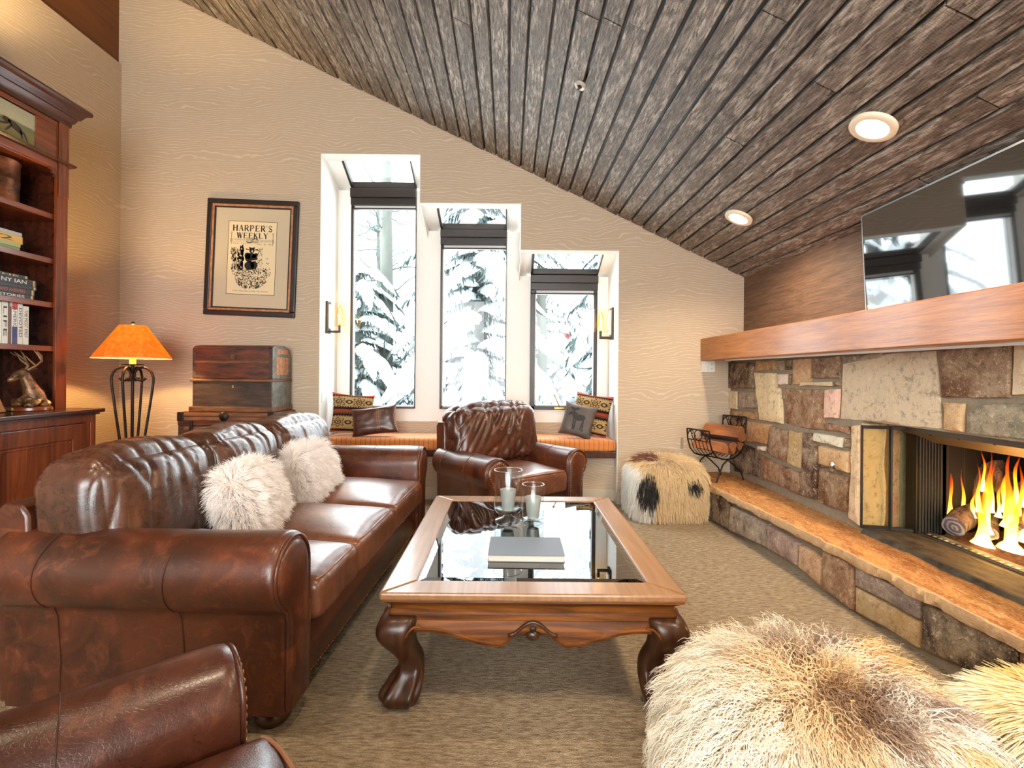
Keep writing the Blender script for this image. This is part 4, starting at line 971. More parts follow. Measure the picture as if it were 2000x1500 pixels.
# ------------------------------------------------------------------ coffee table
TX0, TX1, TY0, TY1, TZ = -0.485, 0.69, 1.905, 3.425, 0.459
tc = Vector(((TX0 + TX1) / 2, (TY0 + TY1) / 2, 0)); hw, hl = (TX1 - TX0) / 2, (TY1 - TY0) / 2
table = thing('coffee_table', 'large carved dark wood coffee table with a dark glass inset top', 'coffee table', tc)
def ring_rect(hx_, hy_, r, z, n=6):
    out = []
    for (sx, sy, a0) in ((1, 1, 0), (-1, 1, 90), (-1, -1, 180), (1, -1, 270)):
        for i in range(n): a = radians(a0 + 90 * i / (n - 1)); out.append((sx * (hx_ - r) + r * cos(a), sy * (hy_ - r) + r * sin(a), z))
    return out
fw_ = 0.125
m = MB(); gh, gl_ = hw - fw_, hl - fw_
for (p, q, r_, s_) in (((-hw, -hl), (hw, -hl), (gh, -gl_), (-gh, -gl_)), ((hw, -hl), (hw, hl), (gh, gl_), (gh, -gl_)), ((hw, hl), (-hw, hl), (-gh, gl_), (gh, gl_)), ((-hw, hl), (-hw, -hl), (-gh, -gl_), (-gh, gl_))):
    k = 0.016
    def C(pt):
        return pt
    m.hexa([(x, y, TZ - 0.03) for x, y in (p, q, r_, s_)] + [(x, y, TZ) for x, y in (p, q, r_, s_)])
m.build('top_frame', M['teak'], table, bevel=0.008)
m = MB()
m.loft([ring_rect(hw - i, hl - i, 0.02, z) for i, z in ((0.006, TZ - 0.028), (0.004, TZ - 0.036), (0.012, TZ - 0.042), (0.022, TZ - 0.05), (0.030, TZ - 0.055), (0.034, TZ - 0.062), (0.036, TZ - 0.075), (0.030, TZ - 0.082), (0.026, TZ - 0.088), (0.026, TZ - 0.096), (0.05, TZ - 0.098))])
m.build('moulding', M['rose'], table, smooth=35)
tg = m_glass_thin('table_glass', (0.16, 0.17, 0.18, 1), 1.9, 0.0, 1.5)
m = MB(); b = 0.03
m.loft([ring_rect(gh + .002, gl_ + .002, 0.002, TZ - 0.012, 2), ring_rect(gh + .002, gl_ + .002, 0.002, TZ - 0.006, 2), ring_rect(gh - b, gl_ - b, 0.002, TZ - 0.0015, 2)]); m.build('glass_panel', tg, table)
# aprons with the serpentine lower edge and pierced centre ornament
def apron(length):
    n = 60; lo = []
    for i in range(n + 1):
        f = -1 + 2 * i / n; a = abs(f)
        if a > 0.86: d = 0.062
        elif a > 0.14: t = (0.86 - a) / 0.72; d = 0.062 + 0.055 * (0.5 - 0.5 * cos(pi * min(1, t * 1.25))) - (0.045 * max(0, (t - 0.82) / 0.18) ** 1.5)
        else: d = 0.072 - 0.022 * (1 - a / 0.14) + 0.0
        lo.append((f * length, -d))
    return lo
AZ = TZ - 0.098
for (dx, dy, ln, off) in ((1, 0, hw - 0.115, hl - 0.055), (1, 0, hw - 0.115, -(hl - 0.055)), (0, 1, hl - 0.115, hw - 0.055), (0, 1, hl - 0.115, -(hw - 0.055))):
    sg = 1 if off > 0 else -1; lo = apron(ln); m = MB()
    def P(u, z, d): return (u, off + sg * d, AZ + z) if dx else (off + sg * d, u, AZ + z)
    rings = []
    for (u, z) in lo:
        rings.append([P(u, 0.002, -0.02), P(u, 0.002, 0.016), P(u, -0.02, 0.018), P(u, -0.024, 0.013), P(u, -0.05, 0.026), P(u, z + 0.018, 0.028), P(u, z + 0.012, 0.034), P(u, z, 0.030), P(u, z, -0.02)])
    m.loft(rings); ap = m.build('apron', M['rose'], table, smooth=40)
    m = MB()
    for (u, z, r) in ((0, -0.075, 0.027), (-0.038, -0.062, 0.016), (0.038, -0.062, 0.016)):
        c = P(u, z, 0.022); m.ball(c, r, 2, (1, 0.55, 0.8) if dx else (0.55, 1, 0.8))
    m.tube([P(u, -0.072 + 0.052 * (0.5 + 0.5 * cos(pi * abs(u) / 0.095)), 0.030) for u in [-0.095 + 0.19 * i / 16 for i in range(17)]], 0.007, 6)
    m.build('carved_ornament', M['rose_leg'], ap, smooth=180)
    m = MB(); m.ball(P(0, -0.043, 0.036), 0.014, 2, (1, 0.35, 0.72) if dx else (0.35, 1, 0.72)); m.build('pierced_hole', M['black'], ap, smooth=180)
# cabriole legs: bulging knee, waist and scrolled paw, swept along each corner diagonal
legp = [(0.365, 0.030, 0.066), (0.345, 0.012, 0.072), (0.315, -0.006, 0.078), (0.275, -0.008, 0.076), (0.235, 0.012, 0.060), (0.195, 0.045, 0.054), (0.160, 0.066, 0.050), (0.130, 0.068, 0.052), (0.100, 0.052, 0.062), (0.070, 0.026, 0.072), (0.045, 0.012, 0.076), (0.022, 0.012, 0.070), (0.006, 0.020, 0.058), (0.0, 0.024, 0.050)]
for sx in (-1, 1):
    for sy in (-1, 1):
        ctr = Vector((sx * (hw - 0.075), sy * (hl - 0.075), 0)); dg = Vector((-sx, -sy, 0)).normalized(); sd = Vector((-dg.y, dg.x, 0)); m = MB(); rings = []
        for (z, inn, r) in legp:
            rg = []
            for j in range(56):
                a = 2 * pi * j / 56; q = (abs(cos(a)) ** 0.72 * (1 if cos(a) > 0 else -1), abs(sin(a)) ** 0.72 * (1 if sin(a) > 0 else -1))
                toe = 1 + (0.16 * cos(a * 7) * max(0, 1 - abs(z - 0.055) / 0.09))
                rot = (q[0] * cos(pi / 4) - q[1] * sin(pi / 4), q[0] * sin(pi / 4) + q[1] * cos(pi / 4))
                rg.append(ctr + dg * (inn - 0.02 + rot[0] * r * toe) + sd * (rot[1] * r * toe) + Vector((0, 0, z)))
            rings.append(rg)
        m.loft(rings); lg = m.build('leg', M['rose_leg'], table, smooth=60, subsurf=1)
        for (ax_, o_) in ((Vector((-sx, 0, 0)), Vector((0, sy, 0))), (Vector((0, -sy, 0)), Vector((sx, 0, 0)))):
            base = Vector((sx * (hw - 0.055), sy * (hl - 0.055), 0)) + o_ * 0.052
            base = Vector((sx * (hw - 0.06), sy * (hl - 0.06), 0)) + o_ * 0.069
            m = MB(); m.tube([base + ax_ * (0.012 + 0.022 * (1 - t / 7) * cos(t)) + Vector((0, 0, 0.285 + 0.024 * (1 - t / 7) * sin(t))) for t in [4.9 - i * 0.35 for i in range(15)]] + [base + ax_ * x + Vector((0, 0, z)) - o_ * 0.002 for x, z in ((0.045, 0.298), (0.055, 0.315), (0.075, 0.333), (0.10, 0.336))], 0.005, 5)
            m.build('carved_scroll', M['rose'], lg, smooth=60)

# things on the table
bk = thing('book', 'large dark grey hardback book lying on the glass of the coffee table', 'book', at_z(1027, 1072, TZ + .015) * 1.0, radians(-1))
bk.location.z = TZ - 0.0015
m = MB(); m.box((-0.172, -0.125, 0), (0.172, 0.125, 0.003)); m.box((-0.172, -0.125, 0.028), (0.172, 0.125, 0.031)); m.box((-0.172, 0.122, 0), (0.172, 0.128, 0.031)); m.build('cover', plain('grey_cover', L(98, 104, 118), 0.5), bk, bevel=0.0015)
m = MB(); m.box((-0.168, -0.121, 0.003), (0.168, 0.122, 0.028)); m.build('pages', plain('page_edges', L(206, 196, 182), 0.8), bk)
M['glass'] = m_glass_thin('clear_glass', (0.94, 0.96, 0.96, 1), 1.6, 0.16, 0.9); M['glass_rim'] = m_glass_thin('glass_rim', (0.9, 0.92, 0.92, 1), 2.4, 0.1, 2.2)
frost = NT('frosted_votive'); frost.set(color=L(236, 236, 230), rough=0.35, trans=0.55, ior=1.3, emit=(1, 1, 1, 1), emit_s=0.0); M['frost'] = frost.m
wax = plain('wax', L(216, 202, 160), 0.5)
def hl_glass(px, py, prof, lab):
    p = at_z(px, py, TZ); t = thing('candle_glass', lab, 'candle holder', (p.x, p.y, TZ - 0.0013)); m = MB(); m.lathe(prof, n=48); m.build('glass', M['glass'], t, smooth=50)
    R_, Z_ = max(prof, key=lambda q: q[1]); m = MB(); m.tube([((R_ + .001) * cos(2 * pi * i / 40), (R_ + .001) * sin(2 * pi * i / 40), Z_) for i in range(41)], 0.0028, 6, cap=False); m.build('rim', M['glass_rim'], t, smooth=180); return p
p = hl_glass(992, 1016, [(0.0, 0.0), (0.070, 0.0), (0.074, 0.006), (0.066, 0.014), (0.03, 0.024), (0.018, 0.034), (0.03, 0.044), (0.066, 0.05), (0.078, 0.066), (0.081, 0.12), (0.081, 0.285), (0.079, 0.288), (0.077, 0.285), (0.077, 0.12), (0.074, 0.072), (0.05, 0.06), (0.0, 0.056)], 'taller footed glass hurricane candle holder on the coffee table')
pr2 = [(0.0, 0.0), (0.056, 0.0), (0.062, 0.006)] + [(0.0615 + 0.0012 * (i % 2), 0.01 + 0.006 * i) for i in range(12)] + [(0.062, 0.09), (0.062, 0.215), (0.060, 0.217), (0.0585, 0.215), (0.0585, 0.03), (0.05, 0.026), (0.0, 0.026)]
p2 = hl_glass(1041, 1021, pr2, 'shorter straight glass tumbler candle holder beside the footed one')
for q, z, lab in ((p, 0.058, 'frosted votive cup with a little wax inside the footed glass'), (p2, 0.028, 'frosted votive cup inside the straight tumbler')):
    t = thing('votive_cup', lab, 'votive', (q.x, q.y, TZ + z)); m = MB()
    n = 40; prof = [(0.030, 0.0), (0.033, 0.01), (0.046, 0.118), (0.044, 0.118), (0.031, 0.014)]; rings = []
    for (r, zz) in prof: rings.append([((r + 0.0007 * (j % 2)) * cos(2 * pi * j / n), (r + 0.0007 * (j % 2)) * sin(2 * pi * j / n), zz) for j in range(n)])
    m.loft(rings); m.build('cup', M['frost'], t, smooth=50)
    m = MB(); m.lathe([(0.0, 0.0142), (0.0308, 0.0142), (0.034, 0.04), (0.0, 0.041)], n=24); m.build('wax', wax, t, smooth=50)

# ------------------------------------------------------------------ fur
def hexc(*c): return np.array(L(*c)[:3])
def pouf(lab, loc, hx_, hy_, hz_, rz, count, length, colf, seed, **kw):
    t = thing('fur_pouf', lab, 'pouf', loc, rz)
    m = MB(); m.bm(rcube((hx_, hy_, hz_), kw.pop('corner', min(hx_, hz_) * 0.45), 14, (0.03, 0)), Matrix.Translation((0, 0, hz_)))
    b_ = m.build('body', plain('pouf_hide', kw.pop('hide', L(190, 170, 140)), 0.9), t, smooth=180)
    fur('fur', t, b_, count, length, colf, M['fur'], seed, zmin=0.01, **kw); return t
# black and white pouf in the far corner
def c_far(P, N, rng, best):
    c = np.tile(hexc(226, 196, 150), (len(P), 1)); lft = P[:, 0] < -0.20 + 0.05 * np.sin(P[:, 2] * 9)
    c[lft] = hexc(238, 234, 226)
    bl = (((P[:, 0] + 0.20) / 0.075) ** 2 + ((P[:, 2] - 0.30) / 0.15) ** 2 < 1) & (P[:, 1] < -0.05)
    bl |= (((P[:, 0] - 0.17) / 0.055) ** 2 + ((P[:, 2] - 0.36) / 0.05) ** 2 < 1) & (P[:, 1] < -0.1)
    c[bl] = hexc(22, 20, 20)
    c[(np.hypot((P[:, 0] + 0.13) / 0.09, (P[:, 1] - 0.02) / 0.14) < 1) & (P[:, 2] > 0.45)] = hexc(120, 66, 44)
    return c * rng.uniform(0.82, 1.08, (len(P), 1))
comb_out = lambda P, N: np.stack([P[:, 0] * 2.2, P[:, 1] * 2.2, -0.5 * np.ones(len(P))], 1)
pouf('shaggy cream pouf with black patches in the corner by the hearth', (1.44, 4.62, 0), 0.30, 0.25, 0.245, 0, 15000, 0.10, c_far, 11, droop=1.3, clumps=900, clump=0.5, radius=0.0016, comb=comb_out, hide=L(200, 176, 140))
# big curly cream and brown pouf in the foreground, and the yellowish one beside it
def c_near(P, N, rng, best):
    f = np.array([mnoise.noise(Vector((p[0] * 5.5, p[1] * 5.5, p[2] * 4))) for p in P]); f2 = np.array([mnoise.noise(Vector((p[0] * 13 + 5, p[1] * 13, p[2] * 9))) for p in P])
    a = hexc(248, 238, 218); b = hexc(220, 178, 116); d = hexc(112, 64, 36)
    w1 = np.clip((f + 0.26) * 2.4, 0, 1)[:, None] * np.clip((P[:, 0] + 0.32) * 3, 0, 1)[:, None]; c = a * (1 - w1) + b * w1
    w2 = np.clip((f2 - 0.17) * 5, 0, 1)[:, None] * np.clip((P[:, 0] + 0.25) * 4, 0, 1)[:, None]; c = c * (1 - w2 * 0.8) + d * w2 * 0.8
    return c * rng.uniform(0.85, 1.1, (len(P), 1))
pouf('big curly cream and brown sheepskin pouf in the right foreground', (0.825, 1.32, 0), 0.34, 0.315, 0.238, radians(-8), 30000, 0.13, c_near, 5, corner=0.20, droop=1.15, curl=0.010, curl_f=3.2, clumps=1500, clump=0.8, radius=0.0011, npt=14, comb=comb_out, hide=L(206, 182, 146))
def c_yel(P, N, rng, best):
    f = np.array([mnoise.noise(Vector((p[0] * 5 + 3, p[1] * 5, p[2] * 4))) for p in P]); w1 = np.clip((f + 0.2) * 2.2, 0, 1)[:, None]
    return (hexc(254, 244, 212) * (1 - w1) + hexc(240, 206, 128) * w1) * rng.uniform(0.88, 1.08, (len(P), 1))
pouf('smooth pale yellow fur pouf at the lower right edge of the photo', (1.53, 1.20, 0), 0.25, 0.27, 0.215, radians(4), 28000, 0.10, c_yel, 6, droop=1.2, jitter=0.15, clumps=2200, clump=0.3, radius=0.0016, comb=comb_out, hide=L(222, 192, 130))
# two mongolian lamb cushions on the sofa
def c_white(P, N, rng, best): return hexc(255, 246, 240) * rng.uniform(0.90, 1.06, (len(P), 1))
for k, (px, py, d, lab, rz) in enumerate(((490, 974, 2.52, 'white long-haired fur cushion on the sofa, the nearer of two', 8), (603, 922, 3.25, 'white long-haired fur cushion on the sofa, the farther of two', -4))):
    c = at(px, py, d); t = thing('fur_cushion', lab, 'cushion', c, group='white fur cushions on the sofa', rot=(0, radians(-18), radians(rz)))
    m = MB(); m.bm(rcube((0.045, 0.205, 0.135), 0.035, 12, (0.025, 0.0, 0.0))); b_ = m.build('cover', plain('fur_back', L(222, 208, 196), 0.9), t, smooth=180)
    fur('fur', t, b_, 14000, 0.088, c_white, M['fur'], 20 + k, droop=0.5, curl=0.006, curl_f=2.2, clumps=900, clump=0.7, radius=0.0011, npt=9)
# ------------------------------------------------------------------ bookcase, cabinet and what stands on them
bc = thing('bookcase', 'tall cherry wood bookcase with cornice and open shelves at the left edge of the photo', 'bookcase', (-3.64, 3.15, 1.0))
O = Vector((-3.64, 3.15, 1.0))
def put(mb, name, mat, parent, off, **k):
    mb.v = [tuple(Vector(p) - off) for p in mb.v]; return mb.build(name, mat, parent, **k)
B0, B1, BF, BW = 2.44, 3.86, -3.40, -3.878
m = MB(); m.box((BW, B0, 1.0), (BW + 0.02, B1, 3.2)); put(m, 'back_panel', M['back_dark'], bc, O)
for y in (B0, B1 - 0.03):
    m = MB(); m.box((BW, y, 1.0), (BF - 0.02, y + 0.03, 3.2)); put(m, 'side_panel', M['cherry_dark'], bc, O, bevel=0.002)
for y in (B0, B1 - 0.095):
    m = MB(); m.box((BF - 0.02, y, 1.0), (BF, y + 0.095, 3.2)); m.box((BF, y + 0.008, 2.6), (BF + 0.012, y + 0.09, 3.16), 0.002); put(m, 'stile', M['cherry'], bc, O, bevel=0.002)
m = MB(); m.box((BF - 0.02, B0 + .095, 2.80), (BF, B1 - .095, 2.86)); m.box((BF - 0.02, B0 + 0.095, 3.12), (BF, B1 - 0.095, 3.2)); m.box((BF - 0.02, B1 - 0.26, 2.86), (BF - .004, B1 - .095, 3.12))
m.box((BW, B0, 2.79), (BF - 0.02, B1, 2.81)); put(m, 'frieze', M['cherry_h'], bc, O, bevel=0.002)
m = MB(); pr = [(BF - 0.02, 2.845), (BF + 0.03, 2.85), (BF + 0.045, 2.862), (BF + 0.03, 2.874), (BF - 0.02, 2.876)]
m.prism(pr, lambda p: (p[0], B0 - 0.03, p[1]), lambda p: (p[0], B1 + 0.03, p[1])); put(m, 'ledge', M['cherry_dark'], bc, O, smooth=30)
cp = [(0.0, 3.15), (0.012, 3.155), (0.014, 3.18), (0.03, 3.20), (0.04, 3.225), (0.05, 3.228), (0.075, 3.27), (0.10, 3.28), (0.105, 3.30), (0.10, 3.315), (0.0, 3.32)]
rings = []
for (o_, z) in cp: rings.append([(BW, B0 - o_, z), (BF + o_, B0 - o_, z), (BF + o_, B1 + o_, z), (BW, B1 + o_, z)])
m = MB(); m.loft(rings); put(m, 'cornice', M['cherry_dark'], bc, O, smooth=30)
for z in (2.46, 2.126, 1.797, 1.47):
    m = MB(); m.box((BW + 0.02, B0 + 0.03, z - 0.04), (BF - 0.025, B1 - 0.03, z), 0.003); put(m, 'shelf', M['cherry_h'], bc, O)
m = MB()
for k in range(3): m.box((BF - 0.022 + 0.003, B1 - 0.095 - 0.016 * (3 - k), 2.80 - 0.022 * (k + 1)), (BF - 0.004, B1 - 0.094, 2.80 - 0.022 * k))
put(m, 'bracket', M['cherry'], bc, O)
# framed painting panel standing in the frieze: hills, a running animal and a figure
t = thing('landscape_painting', 'landscape painting with a running dark animal in the top of the bookcase', 'painting', (BF - 0.012, 3.1, 2.865))
PT = Vector((BF - 0.012, 3.1, 2.865)); y0, y1, z0, z1 = 2.56, 3.69, 2.882, 3.112
_n = NT('painted_field'); s = _n.sep(_n.co('Object')); g = _n.math('ADD', s[2], _n.math('MULTIPLY', _n.noise(_n.co('Object'), 7, 3, .5), 0.06))
_n.set(color=_n.mix(_n.math('MULTIPLY', _n.noise(_n.co('Object'), 40, 4, 0.7), 0.5), _n.ramp(g, [(0.04, L(92, 84, 40)), (0.11, L(120, 116, 62)), (0.16, L(96, 110, 84)), (0.175, L(196, 186, 150)), (0.27, L(182, 178, 150))]), L(150, 120, 70)), rough=0.4); M['field'] = _n.m
m = MB(); m.box((BF - 0.03, y0, z0), (BF - 0.012, y1, z1)); put(m, 'panel', M['field'], t, PT)
m = MB(); X = BF - 0.0105
def blob(m, cy, cz, a, b, rot=0, n=16, x=X):
    m.add([(x, cy + a * cos(2 * pi * i / n) * cos(rot) - b * sin(2 * pi * i / n) * sin(rot), cz + a * cos(2 * pi * i / n) * sin(rot) + b * sin(2 * pi * i / n) * cos(rot)) for i in range(n)], [tuple(range(n))])
blob(m, 3.46, 2.965, 0.06, 0.024, -0.45); blob(m, 3.395, 2.985, 0.03, 0.02, -0.1); blob(m, 3.37, 2.955, 0.04, 0.008, 0.3); blob(m, 3.41, 2.94, 0.04, 0.008, 0.9); blob(m, 3.53, 2.925, 0.035, 0.008, -1.1); blob(m, 3.50, 2.93, 0.03, 0.008, -1.3)
put(m, 'animal_shape', plain('painted_brown', L(62, 42, 22), 0.5), t, PT)
m = MB(); blob(m, 3.20, 3.0, 0.012, 0.035, 0.3); blob(m, 3.195, 3.045, 0.011, 0.012); blob(m, 3.23, 2.955, 0.03, 0.007, -0.8); blob(m, 3.18, 2.95, 0.03, 0.007, 1.1); blob(m, 3.235, 3.01, 0.03, 0.005, 0.2)
put(m, 'figure_shape', plain('painted_red', L(132, 84, 56), 0.5), t, PT)
m = MB(); m.box((BF - 0.03, y0, z0 - 0.014), (BF - 0.002, y1 + 0.06, z0)); put(m, 'gilt_strip', plain('gilt', L(214, 190, 120), 0.3, 0.6), t, PT)

cb = thing('lower_cabinet', 'cherry wood cabinet with panelled doors under the bookcase', 'cabinet', (-3.5, 3.05, 0)); O2 = Vector((-3.5, 3.05, 0))
C0, C1, CF = 2.2, 3.86, -3.17
m = MB(); m.box((BW, C0, 0.0), (CF - 0.03, C1, 0.955)); m.box((CF - 0.03, C0, 0.06), (CF - 0.001, C0 + 0.06, 0.955)); m.box((CF - 0.03, C1 - 0.09, 0.06), (CF - 0.001, C1, 0.955)); m.box((CF - 0.03, C0 + 0.06, 0.90), (CF - 0.001, C1 - 0.09, 0.955)); m.box((CF - 0.03, C0 + 0.06, 0.06), (CF - 0.001, C1 - 0.09, 0.14)); m.box((CF - .001, C1 - 0.055, 0.10), (CF + 0.006, C1 - 0.02, 0.90), 0.003)
put(m, 'body', M['cherry'], cb, O2, bevel=0.002)
m = MB(); m.box((BW, C0 - 0.03, 0.97), (CF + 0.05, C1 + 0.03, 1.0), 0.006); m.box((BW, C0 - 0.012, 0.955), (CF + 0.02, C1 + 0.012, 0.97)); put(m, 'countertop', M['cherry_dark'], cb, O2)
m = MB(); m.box((BW, C0 - .01, 0), (CF + 0.012, C1 + .012, 0.085), 0.006); put(m, 'plinth', M['cherry_dark'], cb, O2)
for (a, b) in ((2.265, 3.015), (3.02, 3.765)):
    m = MB(); z0, z1 = 0.145, 0.895; w_ = 0.11
    m.box((CF - 0.02, a, z0), (CF + 0.004, a + w_, z1)); m.box((CF - 0.02, b - w_, z0), (CF + 0.004, b, z1)); m.box((CF - 0.02, a + w_, z0), (CF + 0.004, b - w_, z0 + w_)); m.box((CF - 0.02, a + w_, z1 - w_), (CF + 0.004, b - w_, z1))
    d = put(m, 'door', M['cherry'], cb, O2, bevel=0.004)
    i, j = a + w_, b - w_; k, l = z0 + w_, z1 - w_
    def oct_(ins, x, c): return [(x, i + ins + c, k + ins), (x, j - ins - c, k + ins), (x, j - ins, k + ins + c), (x, j - ins, l - ins - c), (x, j - ins - c, l - ins), (x, i + ins + c, l - ins), (x, i + ins, l - ins - c), (x, i + ins, k + ins + c)]
    m = MB(); m.loft([oct_(0, CF - 0.006, 0.004), oct_(0.006, CF - 0.008, 0.006), oct_(0.014, CF - 0.002, 0.01), oct_(0.05, CF - 0.014, 0.03), oct_(0.055, CF - 0.010, 0.045)]); put(m, 'raised_panel', M['cherry'], d, O2, smooth=20)
    ky = a + 0.045 if a > 3 else b - 0.045
    m = MB(); m.lathe([(0.006, 0), (0.006, 0.012), (0.015, 0.018), (0.016, 0.026), (0.008, 0.032), (0, 0.033)], (CF + 0.004, ky, 0.57), 16, ax='X'); put(m, 'knob', plain('dark_knob', L(40, 26, 20), 0.2, 0.5), d, O2, smooth=50)

# books
def book(lab, grp, loc, size, cover, flat=True, bands=(), rz=0, text=None, tcol=None):
    """lying (or standing) book with its spine towards +x"""
    t = thing('book', lab, 'book', loc, rz, grp); dx, dy, dz = size
    m = MB(); c = 0.0025
    if flat:
        m.box((-dx, -dy, 0), (0, 0, c)); m.box((-dx, -dy, dz - c), (0, 0, dz)); m.box((-c, -dy, 0), (0.0015, 0, dz), 0.001)
        p = MB(); p.box((-dx + 0.004, -dy + 0.004, c), (-c, -0.004, dz - c))
    else:
        m.box((-dx, -dy, 0), (0, -dy + c, dz)); m.box((-dx, -c, 0), (0, 0, dz)); m.box((-c, -dy, 0), (0.0015, 0, dz), 0.001)
        p = MB(); p.box((-dx + 0.004, -dy + c, 0.004), (-c, -c, dz - 0.004))
    m.build('cover', cover, t); p.build('pages', M['pages'], t)
    for (a, b, mt) in bands:
        m = MB()
        if flat: m.box((0.0012, -dy * b, 0.002), (0.0024, -dy * a, dz - 0.002))
        else: m.box((0.0012, -dy + 0.002, dz * a), (0.0024, -0.002, dz * b))
        m.build('spine_band', mt, t)
    if text:
        cu = bpy.data.curves.new('title', 'FONT'); cu.body = text; cu.size = 1; cu.extrude = 0.0
        o = bpy.data.objects.new('title_tmp', cu); COL.objects.link(o)
        me = bpy.data.meshes.new_from_object(o.evaluated_get(bpy.context.evaluated_depsgraph_get())); bpy.data.objects.remove(o)
        xs_ = [v.co.x for v in me.vertices]; ys_ = [v.co.y for v in me.vertices]
        if xs_:
            W_, H_ = max(xs_) - min(xs_), max(ys_) - min(ys_)
            for v in me.vertices:
                f, g = (v.co.x - min(xs_)) / W_, (v.co.y - min(ys_)) / H_
                if flat: v.co = (0.003, -dy * 0.88 + f * dy * 0.62, dz * (0.22 + 0.56 * g))
                else: v.co = (0.003, -dy * 0.80 + g * dy * 0.6, dz * (0.90 - 0.72 * f))
            me.materials.clear(); me.materials.append(tcol); tt = bpy.data.objects.new('title', me); COL.objects.link(tt); tt.parent = t
        else: bpy.data.meshes.remove(me)
    return t
cov = lambda nm, r, g, b: plain(nm, L(r, g, b), 0.35)
M['pages'] = plain('pages', L(222, 212, 192), 0.8); wh, bk_, gd = cov('print_white', 236, 230, 220), cov('print_black', 24, 22, 22), cov('print_gold', 196, 160, 90)
G1 = 'books lying on the third shelf'
z = 2.126
for lab, c, h, yy_, tx in (('dark olive green book at the bottom of the short stack', cov('olive', 128, 136, 70), 0.03, 3.555, None), ('pale green book second from the bottom of the short stack', cov('pale_green', 170, 176, 110), 0.024, 3.56, None), ('yellow book with black lettering in the short stack', cov('yellow', 222, 166, 58), 0.052, 3.575, '12'), ('grey and red book on top of the short stack', cov('greyish', 176, 170, 164), 0.026, 3.57, None)):
    book(lab, 'books in the short stack on an upper shelf', (-3.47, yy_, z), (0.2, 0.27, h), c, bands=((0.62, 0.80, cov('print_red', 190, 60, 40)),) if tx is None and 'red' in lab else (), text=tx, tcol=bk_); z += h + 0.0005
z = 1.797
for lab, h, yy_, tx, cc in (('black book at the bottom of the dark stack', 0.032, 3.665, 'STORIES', wh), ('dark book with an orange-red title in the dark stack', 0.04, 3.67, 'AND ANSWERS', cov('print_orange', 196, 96, 60)), ('black book with a thin pale line in the middle of the dark stack', 0.024, 3.685, None, wh), ('black book with a big white title in the dark stack', 0.046, 3.68, 'NY IAN', wh), ('thin grey-black book on top of the dark stack', 0.022, 3.62, 'THE', gd)):
    book(lab, 'dark books lying on a middle shelf', (-3.47, yy_, z), (0.21, 0.29, h), cov('dark_cover', 26 + int(h * 200), 27, 26), bands=((0.04, 0.09, gd),), text=tx, tcol=cc); z += h + 0.0005
yy_ = 3.615
for lab, w_, h, c, bd, tx in (('white paperback at the right end of the standing row', 0.042, 0.275, cov('ivory', 230, 222, 206), (), 'THE MOST FIRST'), ('white paperback second from the right of the standing row', 0.036, 0.285, cov('ivory_b', 226, 220, 210), (), 'DEVOTED'), ('red, white and blue paperback in the standing row', 0.04, 0.29, cov('white_cover', 236, 232, 226), ((0.84, 1.0, cov('red_c', 186, 40, 34)), (0.0, 0.42, cov('blue_c', 44, 56, 110))), 'AMERICAN'), ('brown narrow book in the standing row', 0.02, 0.26, cov('brown_c', 110, 66, 44), (), None), ('white paperback fifth from the right in the standing row', 0.042, 0.285, cov('ivory_c', 226, 220, 206), (), 'LIFE'), ('white paperback at the left of the standing row', 0.045, 0.28, cov('ivory_d', 232, 226, 214), (), None)):
    book(lab, 'paperbacks standing on the lowest shelf', (-3.46, yy_, 1.47), (0.15, w_, h), c, flat=False, bands=bd, text=tx, tcol=bk_); yy_ -= w_ + 0.003
# copper bucket
_n = NT('old_copper'); a = _n.noise(_n.co('Object'), 9, 5, 0.65); _n.set(color=_n.mix(_n.ramp(a, [(.35, 0), (.65, 1)]), L(66, 42, 30), L(150, 88, 54)), metal=0.7, rough=0.45); M['copper'] = _n.m
t = thing('copper_bucket', 'old copper bucket on the top shelf of the bookcase', 'bucket', (-3.63, 3.52, 2.46))
m = MB(); m.lathe([(0.13, 0), (0.135, 0.01), (0.14, 0.16), (0.142, 0.165), (0.142, 0.175), (0.14, 0.18), (0.143, 0.29), (0.147, 0.295), (0.147, 0.305), (0.139, 0.305), (0.136, 0.02), (0, 0.02)], n=40); m.build('body', M['copper'], t, smooth=50)
m = MB(); m.tube([(0.0, 0.148 * cos(a), 0.27 + 0.055 * sin(a)) for a in [pi * i / 16 for i in range(17)]], 0.005, 6); m.build('bail', M['iron'], t, smooth=60)
# deer bust
t = thing('deer_bust', 'bronze stag bust on an oval base on top of the cabinet', 'sculpture', (-3.44, 3.61, 1.0), radians(-112))
_n = NT('bronze_brown'); a = _n.noise(_n.co('Object'), 24, 5, 0.7); _n.set(color=_n.mix(_n.ramp(a, [(.38, 0), (.62, 1)]), L(46, 30, 22), L(150, 104, 66)), metal=0.35, rough=0.4); _n.bump(a, .4, .006); M['stag'] = _n.m
m = MB(); m.lathe([(0.115, 0), (0.12, 0.006), (0.118, 0.022), (0.108, 0.03), (0, 0.03)], n=40, sy=1.25); m.build('plinth', M['cherry'], t, smooth=40)
m = MB(); m.box((0.112, -0.05, 0.006), (0.124, 0.05, 0.026), 0.003); m.build('plaque', plain('plaque', L(214, 190, 130), 0.3, 0.8), t)
m = MB()
for k in range(26):
    a = k * 2.4; r = 0.02 + 0.075 * ((k * 7) % 10) / 10; m.ball((r * cos(a), 1.25 * r * sin(a), 0.04 + 0.07 * (1 - r / 0.1) * ((k * 3) % 5) / 5), 0.032, 2, (1, 1.1, 0.8), 0.5, 2.5)
